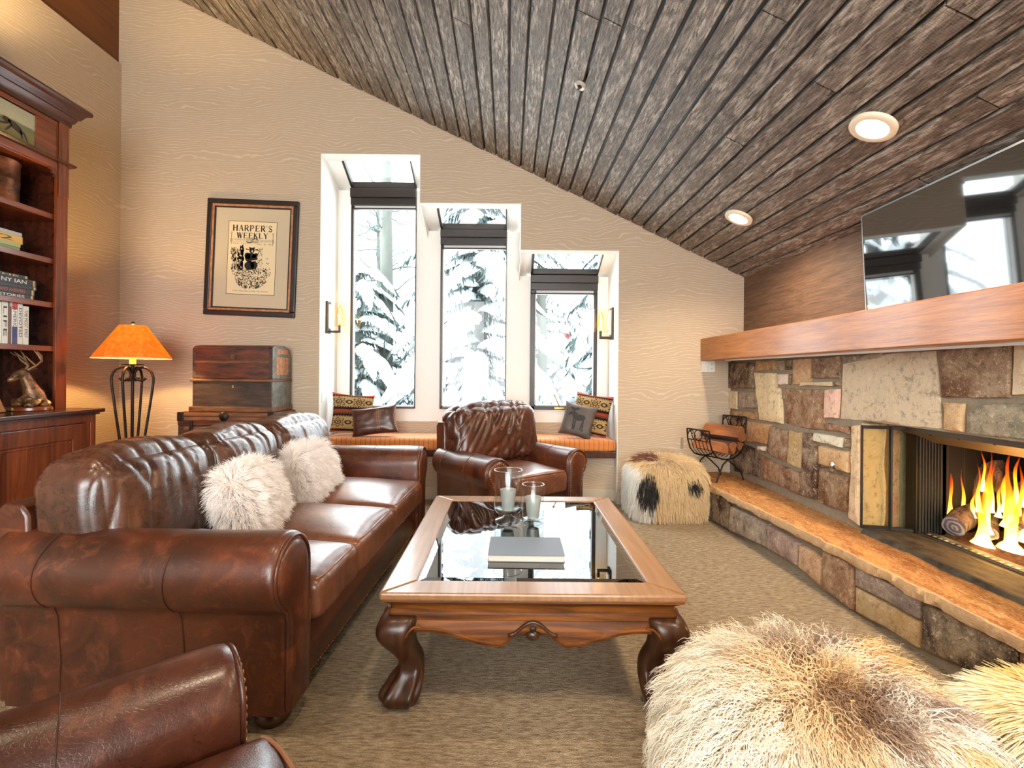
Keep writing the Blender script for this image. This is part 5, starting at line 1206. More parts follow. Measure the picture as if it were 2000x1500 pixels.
m.tube([(-0.03, 0.0, 0.05), (-0.02, 0, 0.12), (0.0, 0, 0.17), (0.02, 0, 0.22), (0.035, 0, 0.26)], [0.07, 0.058, 0.043, 0.035, 0.03], 16)
m.tube([(0.015, 0, 0.262), (0.04, 0, 0.268), (0.07, 0, 0.25), (0.10, 0, 0.225), (0.118, 0, 0.212), (0.124, 0, 0.208)], [0.022, 0.034, 0.031, 0.020, 0.016, 0.008], 14)
for s in (-1, 1): m.tube([(0.02, s * 0.025, 0.28), (0.005, s * 0.055, 0.295), (-0.005, s * 0.085, 0.302)], [0.008, 0.018, 0.002], 8, flat=0.5)
m.build('bust', M['stag'], t, smooth=60)
for s in (-1, 1):
    m = MB(); q = [(0.02, s * 0.018, 0.29), (-0.01, s * 0.05, 0.32), (-0.02, s * 0.10, 0.355), (0.0, s * 0.135, 0.39), (0.03, s * 0.14, 0.42)]
    m.tube(q, [0.008, 0.008, 0.007, 0.006, 0.002], 8); m.tube([(-0.01, s * 0.05, 0.32), (0.03, s * 0.055, 0.36), (0.05, s * 0.05, 0.39)], [0.006, 0.005, 0.002], 7); m.tube([(-0.02, s * 0.10, 0.355), (0.0, s * 0.09, 0.40), (0.02, s * 0.085, 0.43)], [0.006, 0.005, 0.002], 7); m.tube([(0.0, s * 0.135, 0.39), (0.02, s * 0.165, 0.40), (0.04, s * 0.175, 0.42)], [0.005, 0.004, 0.002], 7)
    m.build('antler', plain('antler', L(150, 112, 76), 0.5, 0.2), t, smooth=60)
    m = MB(); m.ball((0.058, s * 0.027, 0.266), 0.0045, 1); m.build('eye', M['black'], t, smooth=180)
t = thing('carved_plaque', 'brown carved plaque leaning beside the stag on the cabinet', 'plaque', (-3.40, 3.34, 1.0), radians(10), rot=(0, radians(-22), radians(10)))
m = MB(); m.box((-0.012, -0.12, 0.002), (0.012, 0.06, 0.21), 0.004); m.build('board', plain('plaque_board', L(150, 98, 58), 0.5), t)
m = MB(); m.tube([(0.013, -0.09 + 0.02 * k, 0.05 + 0.02 * (k % 3)) for k in range(7)], 0.002, 5); m.tube([(0.013, -0.09 + 0.02 * k, 0.12 + 0.02 * ((k + 1) % 3)) for k in range(7)], 0.002, 5); m.build('carved_lines', plain('carving', L(206, 160, 110), 0.5), t)

# ------------------------------------------------------------------ floor lamp
LX, LY = -3.22, 4.30
lamp = thing('floor_lamp', 'wrought iron floor lamp with scrolled legs and a glowing amber cone shade', 'lamp', (LX, LY, 0))
_n = NT('amber_shade'); _n.t.nodes.remove(_n.b); sp = _n.noise(_n.co('Object'), 30, 4, 0.7)
c = _n.mix(_n.ramp(sp, [(0.4, 0), (0.7, 1)]), L(226, 138, 54), L(246, 176, 88)); tl = _n.new('BsdfTranslucent'); df = _n.new('BsdfDiffuse'); _n.link(c, tl.inputs[0]); _n.link(c, df.inputs[0])
mx = _n.new('MixShader'); mx.inputs[0].default_value = 0.4; _n.link(tl.outputs[0], mx.inputs[1]); _n.link(df.outputs[0], mx.inputs[2]); _n.link(mx.outputs[0], _n.out.inputs[0]); M['shade'] = _n.m
m = MB(); m.lathe([(0.285, 1.395), (0.098, 1.675), (0.096, 1.675), (0.283, 1.395)], n=64, close=True); m.build('lamp_shade', M['shade'], lamp, smooth=40)
m = MB(); m.lathe([(0.286, 1.393), (0.286, 1.400), (0.280, 1.400), (0.280, 1.393)], n=64, close=True); m.build('shade_rim', plain('rim', L(226, 190, 140), 0.5), lamp, smooth=40)
m = MB(); m.tube([(0, 0, 1.60), (0, 0, 1.69)], 0.004, 6); m.ball((0, 0, 1.695), 0.016, 2)
for a in (0, 2 * pi / 3, 4 * pi / 3): m.tube([(0, 0, 1.672), (0.095 * cos(a), 0.095 * sin(a), 1.672)], 0.002, 5)
m.build('finial', M['iron'], lamp, smooth=60)
slv = plain('candle_sleeve', L(240, 210, 90), 0.5); slv.node_tree.nodes['Principled BSDF'].inputs['Emission Color'].default_value = (1, 0.72, 0.06, 1); slv.node_tree.nodes['Principled BSDF'].inputs['Emission Strength'].default_value = 0.9
m = MB(); m.lathe([(0.024, 1.345), (0.026, 1.46), (0.0, 1.46)], n=20); m.build('candle_sleeve', slv, lamp, smooth=50)
m = MB(); m.lathe([(0, 1.335), (0.08, 1.338), (0.084, 1.345), (0, 1.345)], n=30); m.build('drip_plate', M['iron'], lamp, smooth=40)
m = MB(); m.tube([(0, 0, 0.1), (0, 0, 1.34)], 0.012, 10); m.build('pole', M['iron'], lamp, smooth=60)
for k in range(4):
    a = radians(12 + 90 * k); e = Vector((cos(a), sin(a), 0)); m = MB(); pts = []
    for i in range(9): t_ = radians(-150 + 210 * (1 - i / 8) - 0) ; 
    pts = [e * r + Vector((0, 0, z)) for r, z in ((0.10, 1.225), (0.085, 1.212), (0.06, 1.205), (0.035, 1.212), (0.018, 1.235), (0.014, 1.262), (0.024, 1.290), (0.05, 1.312), (0.085, 1.318), (0.12, 1.305), (0.145, 1.275), (0.158, 1.235), (0.158, 1.19), (0.15, 1.12), (0.135, 1.0), (0.11, 0.82), (0.082, 0.62), (0.06, 0.42), (0.05, 0.28), (0.07, 0.16), (0.13, 0.06), (0.19, 0.012), (0.23, 0.01), (0.25, 0.03))]
    m.tube(pts, 0.0105, 8); m.build('leg', M['iron'], lamp, smooth=70)
m = MB(); m.ball((0, 0, 1.52), 0.034, 2, (1, 1, 1.3)); bulb = plain('bulb', (1, 0.9, 0.7, 1), 0.4); bn = bulb.node_tree.nodes['Principled BSDF']; bn.inputs['Emission Color'].default_value = (1, 0.62, 0.22, 1); bn.inputs['Emission Strength'].default_value = 8; m.build('bulb', bulb, lamp, smooth=180)
l = bpy.data.lights.new('lamp_light', 'POINT'); l.energy = 75; l.color = (1, 0.64, 0.23); l.shadow_soft_size = 0.04; o = bpy.data.objects.new('lamp_light', l); COL.objects.link(o); o.location = (LX + .0, LY, 1.56)
# picture light above the bookcase cornice, washing the wall over it
l = bpy.data.lights.new('bookcase_uplight', 'SPOT'); l.energy = 110; l.color = (1, 0.72, 0.32); l.spot_size = radians(130); l.spot_blend = 0.9; l.shadow_soft_size = 0.1; o = bpy.data.objects.new('bookcase_uplight', l); COL.objects.link(o); o.location = (-3.5, 3.65, 3.45); o.rotation_euler = (radians(180), radians(14), 0)

# ------------------------------------------------------------------ stacked trunks
_n = NT('old_red_wood'); a = _n.noise(_n.co('Object', (1, 5, 5)), 5, 5, 0.68); _n.set(color=_n.mix(_n.ramp(a, [(.35, 0), (.66, 1)]), L(40, 24, 17), L(112, 52, 26)), rough=0.45); _n.bump(a, .2, .006); M['oldred'] = _n.m
_n = NT('old_dark_wood'); a = _n.noise(_n.co('Object', (1, 6, 6)), 6, 5, 0.68); _n.set(color=_n.mix(_n.ramp(a, [(.35, 0), (.75, 1)]), L(32, 23, 18), L(84, 58, 38)), rough=0.5); _n.bump(a, .2, .006); M['olddark'] = _n.m
_n = NT('old_tan_wood'); a = _n.noise(_n.co('Object', (1, 6, 6)), 6, 5, 0.68); _n.set(color=_n.mix(_n.ramp(a, [(.35, 0), (.7, 1)]), L(74, 44, 24), L(138, 88, 48)), rough=0.5); M['oldtan'] = _n.m
_n = NT('grey_tin'); a = _n.noise(_n.co('Object'), 14, 5, 0.68); _n.set(color=_n.mix(_n.ramp(a, [(.35, 0), (.7, 1)]), L(84, 84, 78), L(136, 132, 122)), rough=0.5, metal=0.3); M['tin'] = _n.m
_n = NT('rubbed_orange'); a = _n.noise(_n.co('Object'), 22, 5, 0.7); _n.set(color=_n.mix(_n.ramp(a, [(.35, 0), (.65, 1)]), L(150, 92, 58), L(196, 136, 92)), rough=0.6); M['orange'] = _n.m
X0, X1, Y0, Y1 = -2.885, -2.15, 4.585, 4.965
def rel(o): return lambda mb, nm, mt, p, **k: put(mb, nm, mt, p, o, **k)
o = Vector(((X0 + X1) / 2, 4.77, 1.222)); t = thing('camelback_trunk', 'reddish old wooden trunk with tin ends, top of the three stacked trunks', 'trunk', o, group='stacked trunks'); R = rel(o)
m = MB(); pr = [(Y0, 1.222), (Y1, 1.222), (Y1, 1.44), (Y1 - 0.05, 1.51), (Y1 - 0.14, 1.535), (Y0 + 0.10, 1.535), (Y0 + 0.02, 1.52), (Y0, 1.50)]
m.prism(pr, lambda p: (X0, p[0], p[1]), lambda p: (X1 - 0.012, p[0], p[1])); R(m, 'body', M['oldred'], t, bevel=0.006)
m = MB(); m.prism(pr, lambda p: (X1 - 0.014, p[0], p[1]), lambda p: (X1, p[0], p[1])); R(m, 'end_plate', M['tin'], t, bevel=0.004)
for (za, zb) in ((1.26, 1.425), (1.455, 1.50)):
    m = MB(); m.box((X1 - .002, Y0 + 0.06, za), (X1 + 0.003, Y1 - 0.07, zb), 0.001); R(m, 'end_panel', M['orange'], t)
for z in (1.375, 1.235, 1.505):
    m = MB(); m.box((X0 + 0.02, Y0 - 0.008, z - 0.012), (X1 - 0.04, Y0 + 0.002, z + 0.012), 0.003); R(m, 'slat', M['oldred'] if z != 1.375 else M['oldtan'], t)
for x in (X0, X1 - 0.035):
    m = MB(); m.box((x, Y0 - 0.004, 1.222), (x + 0.03, Y0 + 0.004, 1.50), 0.002); R(m, 'corner_strip', M['olddark'], t)
m = MB(); m.box(((X0 + X1) / 2 - 0.02, Y0 - 0.012, 1.40), ((X0 + X1) / 2 + 0.02, Y0, 1.445), 0.003); m.ball(((X0 + X1) / 2 + 0.005, Y0 - 0.012, 1.425), 0.009, 1); R(m, 'lock', M['oldtan'], t)
o = Vector(((X0 + X1) / 2, 4.77, 0.92)); t = thing('wooden_chest', 'plain dark wooden chest in the middle of the three stacked trunks', 'trunk', o, group='stacked trunks'); R = rel(o)
m = MB(); m.box((X0 + 0.0, Y0, 0.95), (X1 - .012, Y1, 1.20)); R(m, 'body', M['olddark'], t, bevel=0.003)
m = MB(); m.box((X1 - 0.014, Y0 + .002, 0.95), (X1 - .002, Y1, 1.20)); R(m, 'end_panel', M['tin'], t)  # lit side of the wooden chest, its light put into the grey colour
m = MB(); m.box((X0 - 0.018, Y0 - 0.018, 1.196), (X1 + 0.006, Y1 + 0.01, 1.221), 0.006); R(m, 'lid', M['oldtan'], t)
m = MB(); m.box((X0 - 0.022, Y0 - 0.022, 0.92), (X1 + 0.01, Y1 + 0.01, 0.968), 0.006); R(m, 'base_moulding', M['oldtan'], t)
m = MB(); m.box(((X0 + X1) / 2 - 0.006, Y0 - 0.004, 1.14), ((X0 + X1) / 2 + 0.006, Y0, 1.165), 0.001); R(m, 'keyhole', M['brass'], t)
o = Vector(((X0 + X1) / 2, 4.74, 0)); t = thing('steamer_trunk', 'dark steamer trunk with a round hasp at the bottom of the stack', 'trunk', o, group='stacked trunks'); R = rel(o)
q0, q1, r0, r1 = X0 - 0.085, X1 + 0.04, Y0 - 0.07, Y1 + 0.005
m = MB(); m.box((q0, r0, 0.03), (q1, r1, 0.80)); R(m, 'body', M['olddark'], t, bevel=0.006)
m = MB(); m.box((q0 - 0.004, r0 - 0.004, 0.80), (q1 + 0.004, r1, 0.919), 0.008); R(m, 'lid', M['oldred'], t)
for z, mt in ((0.90, 'oldtan'), (0.862, 'oldtan'), (0.775, 'oldtan'), (0.55, 'oldtan'), (0.3, 'oldtan')):
    m = MB(); m.box((q0 + 0.06, r0 - 0.012, z - 0.014), (q1 - 0.05, r0 - 0.002, z + 0.014), 0.003); R(m, 'slat', M[mt], t)
m = MB(); m.box((q1 + .002, r0 + 0.03, 0.83), (q1 + 0.008, r1 - 0.03, 0.905), 0.001); R(m, 'end_panel', M['tin'], t)
for x in (q0 - 0.006, q1 - 0.055):
    m = MB(); m.box((x, r0 - 0.010, 0.84), (x + 0.06, r0 + 0.03, 0.921), 0.006); R(m, 'corner_cap', M['iron'], t)
m = MB(); cx = (q0 + q1) / 2 - 0.01; m.lathe([(0.04, 0), (0.042, -0.012), (0.03, -0.022), (0.012, -0.026), (0, -0.026)], (cx, r0 - 0.006, 0.885), 24, ax='Y'); m.box((cx - 0.018, r0 - 0.02, 0.72), (cx + 0.018, r0 - 0.006, 0.86), 0.004); R(m, 'hasp', M['iron'], t, smooth=50)
for x in (q0 + 0.11, q1 - 0.13):
    m = MB(); m.box((x, r0 - 0.022, 0.75), (x + 0.03, r0 - 0.004, 0.84), 0.005); m.ball((x + 0.015, r0 - 0.02, 0.79), 0.014, 1); R(m, 'latch', M['iron'], t)
m = MB()
for x in (q0 + .05, q1 - .05):
    for y in (r0 + .05, r1 - .05): m.ball((x, y, 0.016), 0.016, 1)
R(m, 'caster', M['iron'], t)

# ------------------------------------------------------------------ framed magazine cover on the far wall
PC = Vector((-2.56, YF - 0.002, 2.416)); pw, ph_ = 0.905, 1.155
pic = thing('framed_print', 'framed old magazine cover with an engraved bear among a flock on the far wall', 'picture', PC, rot=(0, radians(1.9), 0))
def fr(m, a, b, y0, y1):   # rectangular ring from half-size a to b
    for (x0, x1, z0, z1) in ((-a[0], a[0], b[1], a[1]), (-a[0], a[0], -a[1], -b[1]), (-a[0], -b[0], -b[1], b[1]), (b[0], a[0], -b[1], b[1])): m.box((x0, y0, z0), (x1, y1, z1))
hw_, hh_ = pw / 2, ph_ / 2
m = MB(); fr(m, (hw_, hh_), (hw_ - 0.052, hh_ - 0.052), -0.035, 0); m.build('outer_frame', plain('frame_black', L(38, 27, 22), 0.4), pic, bevel=0.008)
m = MB(); fr(m, (hw_ - 0.048, hh_ - 0.048), (hw_ - 0.072, hh_ - 0.072), -0.028, 0); m.build('gilt_fillet', M['orange'], pic, bevel=0.004)
m = MB(); fr(m, (hw_ - 0.07, hh_ - 0.07), (hw_ - 0.085, hh_ - 0.085), -0.024, 0); m.build('inner_frame', plain('frame_inner', L(34, 26, 22), 0.4), pic, bevel=0.002)
_n = NT('linen_mat'); a = _n.noise(_n.co('Object', (1, 1, 1)), 260, 2, .6); _n.set(color=_n.mix(a, L(184, 166, 138), L(204, 188, 160)), rough=0.9); m = MB(); m.box((-hw_ + .08, -0.014, -hh_ + .08), (hw_ - .08, -0.002, hh_ - .08)); m.build('linen_mat', _n.m, pic)
qx, qz, qc = 0.237, 0.36, -0.005
ink = plain('ink', L(30, 26, 22), 0.8)
m = MB(); fr(m, (qx + 0.004, qz + 0.004), (qx, qz), -0.0152, -0.0138); m.build('ruled_border', ink, pic)
m = MB(); m.box((-qx, -0.0148, -qz), (qx, -0.012, qz)); m.build('sheet', plain('old_paper', L(226, 204, 164), 0.85), pic)
YI = -0.0158
ik = MB()
def seg(p, q, w):
    p, q = Vector((p[0], 0, p[1])), Vector((q[0], 0, q[1])); d = (q - p).normalized(); n2 = Vector((-d.z, 0, d.x)) * (w / 2); y = Vector((0, YI, 0)); ik.add([p - n2 + y, q - n2 + y, q + n2 + y, p + n2 + y], [(0, 1, 2, 3)])
def poly(pts): ik.add([(x, YI, z) for x, z in pts], [tuple(range(len(pts)))])
# roman capitals drawn with thick and thin strokes and serifs, cell 0..1 x 0..1
TH, TN, SF = 0.24, 0.085, 0.05
def glyph(ch, x, z, w, h):
    G = lambda u, v: (x + u * w, z + v * h)
    th, tn = TH * w, TN * w
    def S_(a, b, wd): seg(G(*a), G(*b), wd)
    def serif(u, v, k=0.16): S_((u - k, v), (u + k, v), 0.05 * h)
    def stem(u, wd, a=0.0, b=1.0): S_((u, a), (u, b), wd); serif(u, 0.02); serif(u, 0.98)
    def curve(pts, wd): 
        for a, b in zip(pts[:-1], pts[1:]): S_(a, b, wd)
    def bowl(cx, cy, rx, ry, a0, a1, wd, n=10): curve([(cx + rx * cos(radians(a0 + (a1 - a0) * i / n)), cy + ry * sin(radians(a0 + (a1 - a0) * i / n))) for i in range(n + 1)], wd)
    if ch == 'H': stem(0.18, th); stem(0.82, th); S_((0.18, .52), (.82, .52), tn)
    elif ch == 'A': S_((0.12, 0), (0.5, 1), tn); S_((0.5, 1), (0.86, 0), th); serif(0.12, 0.02, .13); serif(0.86, .02, .15); S_((.25, .35), (.73, .35), tn)
    elif ch in 'RP':
        stem(0.2, th); S_((.2, .97), (.5, .97), tn); bowl(.5, .74, .3, .23, 90, -90, th * .8); S_((.2, .51), (.5, .51), tn)
        if ch == 'R': S_((.48, .5), (.88, 0.03), th); serif(.9, .02, .1)
    elif ch == 'E': stem(0.2, th); S_((.2, .97), (.82, .97), tn); S_((.2, .52), (.65, .52), tn); S_((.2, .03), (.86, .03), tn); S_((.82, .97), (.82, .78), tn); S_((.86, .03), (.86, .24), tn); S_((.65, .42), (.65, .62), tn)
    elif ch == 'S': bowl(.5, .74, .28, .23, 30, 250, tn * 1.6); curve([(.36, .55), (.5, .49), (.66, .42)], th); bowl(.5, .26, .3, .23, 70, -150, tn * 2.0); S_((.76, .98), (.76, .78), tn); S_((.2, .02), (.2, .24), tn)
    elif ch == "'": S_((.5, 1), (.42, .75), th)
    elif ch == 'W': S_((.06, 1), (.3, 0), th); S_((.3, 0), (.5, .95), tn); S_((.45, 1), (.7, 0), th); S_((.7, 0), (.94, 1), tn); serif(.06, .98, .1); serif(.94, .98, .1); serif(.48, .98, .1)
    elif ch == 'K': stem(.2, th); S_((.22, .42), (.78, .97), tn); S_((.42, .6), (.86, .03), th); serif(.8, .98, .12); serif(.88, .02, .12)
    elif ch == 'L': stem(.24, th); S_((.24, .03), (.86, .03), tn); S_((.86, .03), (.86, .28), tn)
    elif ch == 'Y': S_((.1, 1), (.5, .45), th); S_((.9, 1), (.5, .45), tn); S_((.5, .45), (.5, 0), th); serif(.5, .02); serif(.1, .98, .12); serif(.9, .98, .12)
def word(s, cx, z, total, h, wmap={}):
    ws = [wmap.get(c, 1.0) for c in s]; k = total / sum(ws); x = cx - total / 2
    for c, w_ in zip(s, ws): glyph(c, x + k * w_ * 0.06, z, k * w_ * 0.88, h); x += k * w_
word("HARPER'S", 0.0, 0.265, 0.405, 0.060, {"'": .35, 'H': 1.1}); word('WEEKLY', 0.0, 0.195, 0.315, 0.055, {'W': 1.25})
def small(txt, x0, x1, z, h):
    cu = bpy.data.curves.new('t', 'FONT'); cu.body = txt; o_ = bpy.data.objects.new('t', cu); COL.objects.link(o_)
    me = bpy.data.meshes.new_from_object(o_.evaluated_get(bpy.context.evaluated_depsgraph_get())); bpy.data.objects.remove(o_)
    xs_ = [v.co.x for v in me.vertices]; ys_ = [v.co.y for v in me.vertices]; a, b = min(xs_), max(xs_); c, d = min(ys_), max(ys_)
    ik.add([(x0 + (v.co.x - a) / (b - a) * (x1 - x0), YI, z + (v.co.y - c) / (d - c) * h) for v in me.vertices], [list(p.vertices) for p in me.polygons]); bpy.data.meshes.remove(me)
small('A JOURNAL OF', -0.185, -0.075, 0.168, 0.013); small('CIVILIZATION', 0.075, 0.185, 0.166, 0.013); small('N E W   Y O R K', -0.19, -0.04, 0.135, 0.012); small('MAY  18,  1901', 0.05, 0.195, 0.133, 0.011); small('THOSE LAMBS WERE GETTING TOO "SHAGGY"', -0.18, 0.18, -0.335, 0.010)
for x in (-0.208, 0.205):
    seg((x, 0.13), (x, 0.235), 0.004)
    for k in range(10): a, b = 2 * pi * k / 10, 2 * pi * (k + 1) / 10; seg((x + .007 * cos(a), .245 + .009 * sin(a)), (x + .007 * cos(b), .245 + .009 * sin(b)), .003); seg((x + .010 * cos(a), .172 + .013 * sin(a)), (x + .010 * cos(b), .172 + .013 * sin(b)), .003)
seg((-0.2, 0.187), (-0.06, 0.184), 0.0015); seg((0.06, 0.184), (0.2, 0.186), 0.0015); seg((-0.2, 0.16), (0.2, 0.157), 0.0012)
for s in (-1, 1):
    for q in range(4):
        pts = [(s * (0.028 + (0.036 - .007 * q) * cos(t_)), 0.172 + (0.024 - .005 * q) * sin(t_) * 1.0 + 0.003 * s * q) for t_ in [2 * pi * i / 18 for i in range(19)]]
        for a, b in zip(pts[:-1], pts[1:]): seg(a, b, 0.0026)
rnd = random.Random(3)
def ell(cx, cz, a, b, rot=0, n=14): poly([(cx + a * cos(2 * pi * i / n) * cos(rot) - b * sin(2 * pi * i / n) * sin(rot), cz + a * cos(2 * pi * i / n) * sin(rot) + b * sin(2 * pi * i / n) * cos(rot)) for i in range(n)])
# wood of tree trunks on the left, hatched
for k in range(120):
    x = -0.205 + 0.125 * rnd.random() ** 0.8; z = rnd.uniform(-0.11, 0.105); ell(x, z, rnd.uniform(.002, .008), rnd.uniform(.012, .035), rnd.uniform(-.2, .2), 7)
for z in (0.09, 0.04, -0.01, -0.06, -.09): ell(-0.095, z, 0.011, 0.04, 0.05, 8)
# bear: head with ears, rounded body, arm, seat behind a stump
ell(0.0, 0.075, 0.026, 0.028); ell(-0.02, 0.10, 0.009, 0.009); ell(0.02, 0.10, 0.009, 0.009); ell(-0.005, 0.0, 0.062, 0.05, -.1); ell(0.03, 0.025, 0.035, 0.02, 0.6); ell(-0.02, -0.075, 0.05, 0.042); ell(0.025, -0.07, 0.035, 0.04); ell(-0.04, 0.02, 0.03, 0.035, .6)
poly([(-0.065, 0.095), (-0.02, 0.088), (-0.02, 0.082), (-0.065, 0.08), (-0.055, 0.088)]); poly([(0.02, 0.084), (0.065, 0.094), (0.06, 0.084), (0.066, 0.076), (0.02, 0.080)])
for k in range(60): ell(rnd.uniform(0.055, 0.11), rnd.uniform(-0.09, 0.10), rnd.uniform(.001, .003), rnd.uniform(.004, .014), rnd.uniform(-.6, .6), 6)
for k in range(620):
    z = rnd.uniform(-0.30, -0.095); w_ = 0.17 * sqrt(max(0, 1 - ((z + 0.17) / 0.14) ** 2)) if z < -.17 else 0.19; ell(rnd.uniform(-w_, w_), z, rnd.uniform(.003, .008), rnd.uniform(.002, .005), rnd.uniform(-1.4, 1.4), 7)
for k in range(26): ell(rnd.uniform(-.05, .06) * 1.4, rnd.uniform(-.125, -.105), .006, .002, rnd.uniform(-.4, .4), 6)
ell(0.155, 0.0, .010, .003, .4); ell(.165, -.05, .012, .003, .9); ell(.15, -.045, .008, .003, -.5)
ik.build('engraving', ink, pic)
m = MB(); ell_c = MB()
def cream(pts): m.add([(x, YI - 0.0006, z) for x, z in pts], [tuple(range(len(pts)))])
cream([(0.0, -0.026), (0.075, -0.012), (0.08, -0.018), (0.03, -0.030), (0.002, -0.036)]); cream([(0.004 + .007 * cos(a), 0.068 + .011 * sin(a)) for a in [2 * pi * i / 8 for i in range(8)]])
for k in range(46):
    cx, cz = -0.2 + 0.1 * rnd.random(), rnd.uniform(-.1, .1); cream([(cx + .005 * cos(a), cz + .009 * sin(a)) for a in [2 * pi * i / 7 for i in range(7)]])
m.build('engraving_light', plain('engraved_light', L(222, 200, 160), 0.85), pic)

# ------------------------------------------------------------------ window seat, cushions, sconces
_n = NT('orange_fabric'); c = _n.co('Object'); st = _n.wave(_n.co('Object', (1, 1, 1)), 6.5, dist=0.6, detail=2, dscale=4, direction='X'); w2 = _n.noise(_n.co('Object', (30, 2, 30)), 6, 3, .6)
_n.set(color=_n.mix(_n.ramp(st, [(0.0, 1), (0.05, 0)]), _n.mix(w2, L(186, 104, 44), L(214, 136, 68)), L(120, 62, 26)), rough=0.8, sheen=0.2); _n.bump(st, .15, .006)
t = thing('window_seat', 'long orange cushioned window seat running across the window bay', 'bench', (-0.4, 5.25, 0.455))
m = MB(); m.box((bx[0] + 0.002 + .4, -0.245, 0), (bx[3] - 0.012 + .4, 0.235, 0.062)); m.build('seat_board', M['cherry_dark'], t, bevel=0.003)
m = MB(); L_ = (bx[3] - bx[0]) / 2 - 0.012; m.bm(rcube((L_, 0.245, 0.060), 0.035, 24, (0.010, 0)), Matrix.Translation(((bx[0] + bx[3]) / 2 + .4, -0.02, 0.123))); m.build('seat_cushion', _n.m, t, smooth=180)
def pillow(name, lab, loc, rot, w_, h_, th, mat, res=30, extra=None, corner=0.10, group=None):
    t = thing(name, lab, 'cushion', loc, rot=rot, group=group); m = MB(); n = res; pts = {}
    def P(i, j, s):
        u, v = -1 + 2 * i / n, -1 + 2 * j / n
        pin = 1 - corner * (1 - u * u) * abs(v) ** 3, 1 - corner * (1 - v * v) * abs(u) ** 3
        d = th * (max(0, (1 - u ** 4) * (1 - v ** 4))) ** 0.5
        wq = 0.006 * mnoise.noise(Vector((u * 3, v * 3, s * 4 + loc[0])))
        return (u * w_ / 2 * pin[1], -s * (d + (wq if d > 0 else 0)), v * h_ / 2 * pin[0])
    for s in (1, -1):
        vs = [P(i, j, s) for j in range(n + 1) for i in range(n + 1)]; k = n + 1
        m.add(vs, [(j * k + i, j * k + i + 1, (j + 1) * k + i + 1, (j + 1) * k + i) if s > 0 else (j * k + i, (j + 1) * k + i, (j + 1) * k + i + 1, j * k + i + 1) for j in range(n) for i in range(n)])
    o_ = m.build('cover', mat, t, smooth=180); me = o_.data; uv = me.uv_layers.new(name='UVMap')
    for l in me.loops:
        c = me.vertices[l.vertex_index].co; uv.data[l.index].uv = (c.x / w_ + 0.5, c.z / h_ + 0.5)
    return t, P
pillow('kilim_cushion', 'patterned kilim cushion on the left end of the window seat', (-1.63, 5.27, 0.862), (radians(-14), radians(5), radians(24)), 0.44, 0.42, 0.055, M['kilim'], group='kilim cushions on the window seat')
t, P = pillow('leather_cushion', 'dark brown leather cushion with orange stitching leaning on the left kilim cushion', (-1.365, 5.13, 0.797), (radians(-16), radians(-7), radians(6)), 0.47, 0.30, 0.05, M['leather_dark'])
thr = plain('orange_thread', L(206, 120, 58), 0.7); m = MB()
for k in range(13):
    for c in (17.0, 18.4): q = P(c, 3.5 + k * 1.8, 1); m.ball((q[0], q[1] - 0.001, q[2]), 0.0045, 1, (1, .6, 1))
m.build('stitching', thr, t, smooth=180)
m = MB()
for k in range(16): q = P(29.6, 1 + k * 1.85, 1); m.ball((q[0], q[1], q[2]), 0.006, 1)
m.build('laced_edge', thr, t, smooth=180)
pillow('kilim_cushion', 'patterned kilim cushion turned sideways at the right end of the window seat', (0.875, 5.29, 0.87), (radians(-12), radians(6), radians(-38)), 0.44, 0.44, 0.055, M['kilim'], group='kilim cushions on the window seat')
mo = NT('grey_hide'); a = mo.noise(mo.co('Object'), 5, 4, .6); mo.set(color=mo.mix(a, L(50, 42, 38), L(98, 84, 76)), rough=0.55); 
t, P = pillow('moose_cushion', 'dark grey cushion with a moose silhouette on the window seat', (0.715, 5.12, 0.818), (radians(-16), radians(12), radians(-16)), 0.34, 0.35, 0.05, mo.m, 40)
m = MB(); sil = []
def inside(u, v):
    e = lambda cx, cy, a, b, r=0: (((u - cx) * cos(r) + (v - cy) * sin(r)) / a) ** 2 + ((-(u - cx) * sin(r) + (v - cy) * cos(r)) / b) ** 2 < 1
    return e(0.08, 0.14, 0.36, 0.19, .1) or e(-0.22, 0.26, 0.17, 0.17) or e(-0.42, 0.34, 0.17, 0.09, .5) or e(-0.56, 0.24, .09, .06, 1.0) or e(-0.42, 0.60, 0.20, 0.10, -.3) or e(-0.18, 0.62, 0.16, 0.09, .4) or e(-.3, .48, .05, .14) \
        or (abs(u + 0.2 + 0.1 * (v + 0.4)) < 0.04 and -0.62 < v < 0.2) or (abs(u + 0.1 - 0.05 * v) < 0.04 and -0.6 < v < 0.2) or (abs(u - 0.36 + 0.1 * (v + .2)) < 0.045 and -0.62 < v < 0.2) or (abs(u - 0.28 - .12 * (v + .3)) < 0.04 and -0.55 < v < 0.2)
n = 80
for j in range(n):
    for i in range(n):
        u, v = -1 + 2 * (i + .5) / n, -1 + 2 * (j + .5) / n
        if inside(u, v):
            q = [P((i + a) * 40 / n, (j + b) * 40 / n, 1) for a, b in ((0, 0), (1, 0), (1, 1), (0, 1))]; m.add([(x, y - 0.0022, z) for x, y, z in q], [(0, 1, 2, 3)])
m.build('moose_print', plain('moose_black', L(26, 23, 23), 0.6), t)
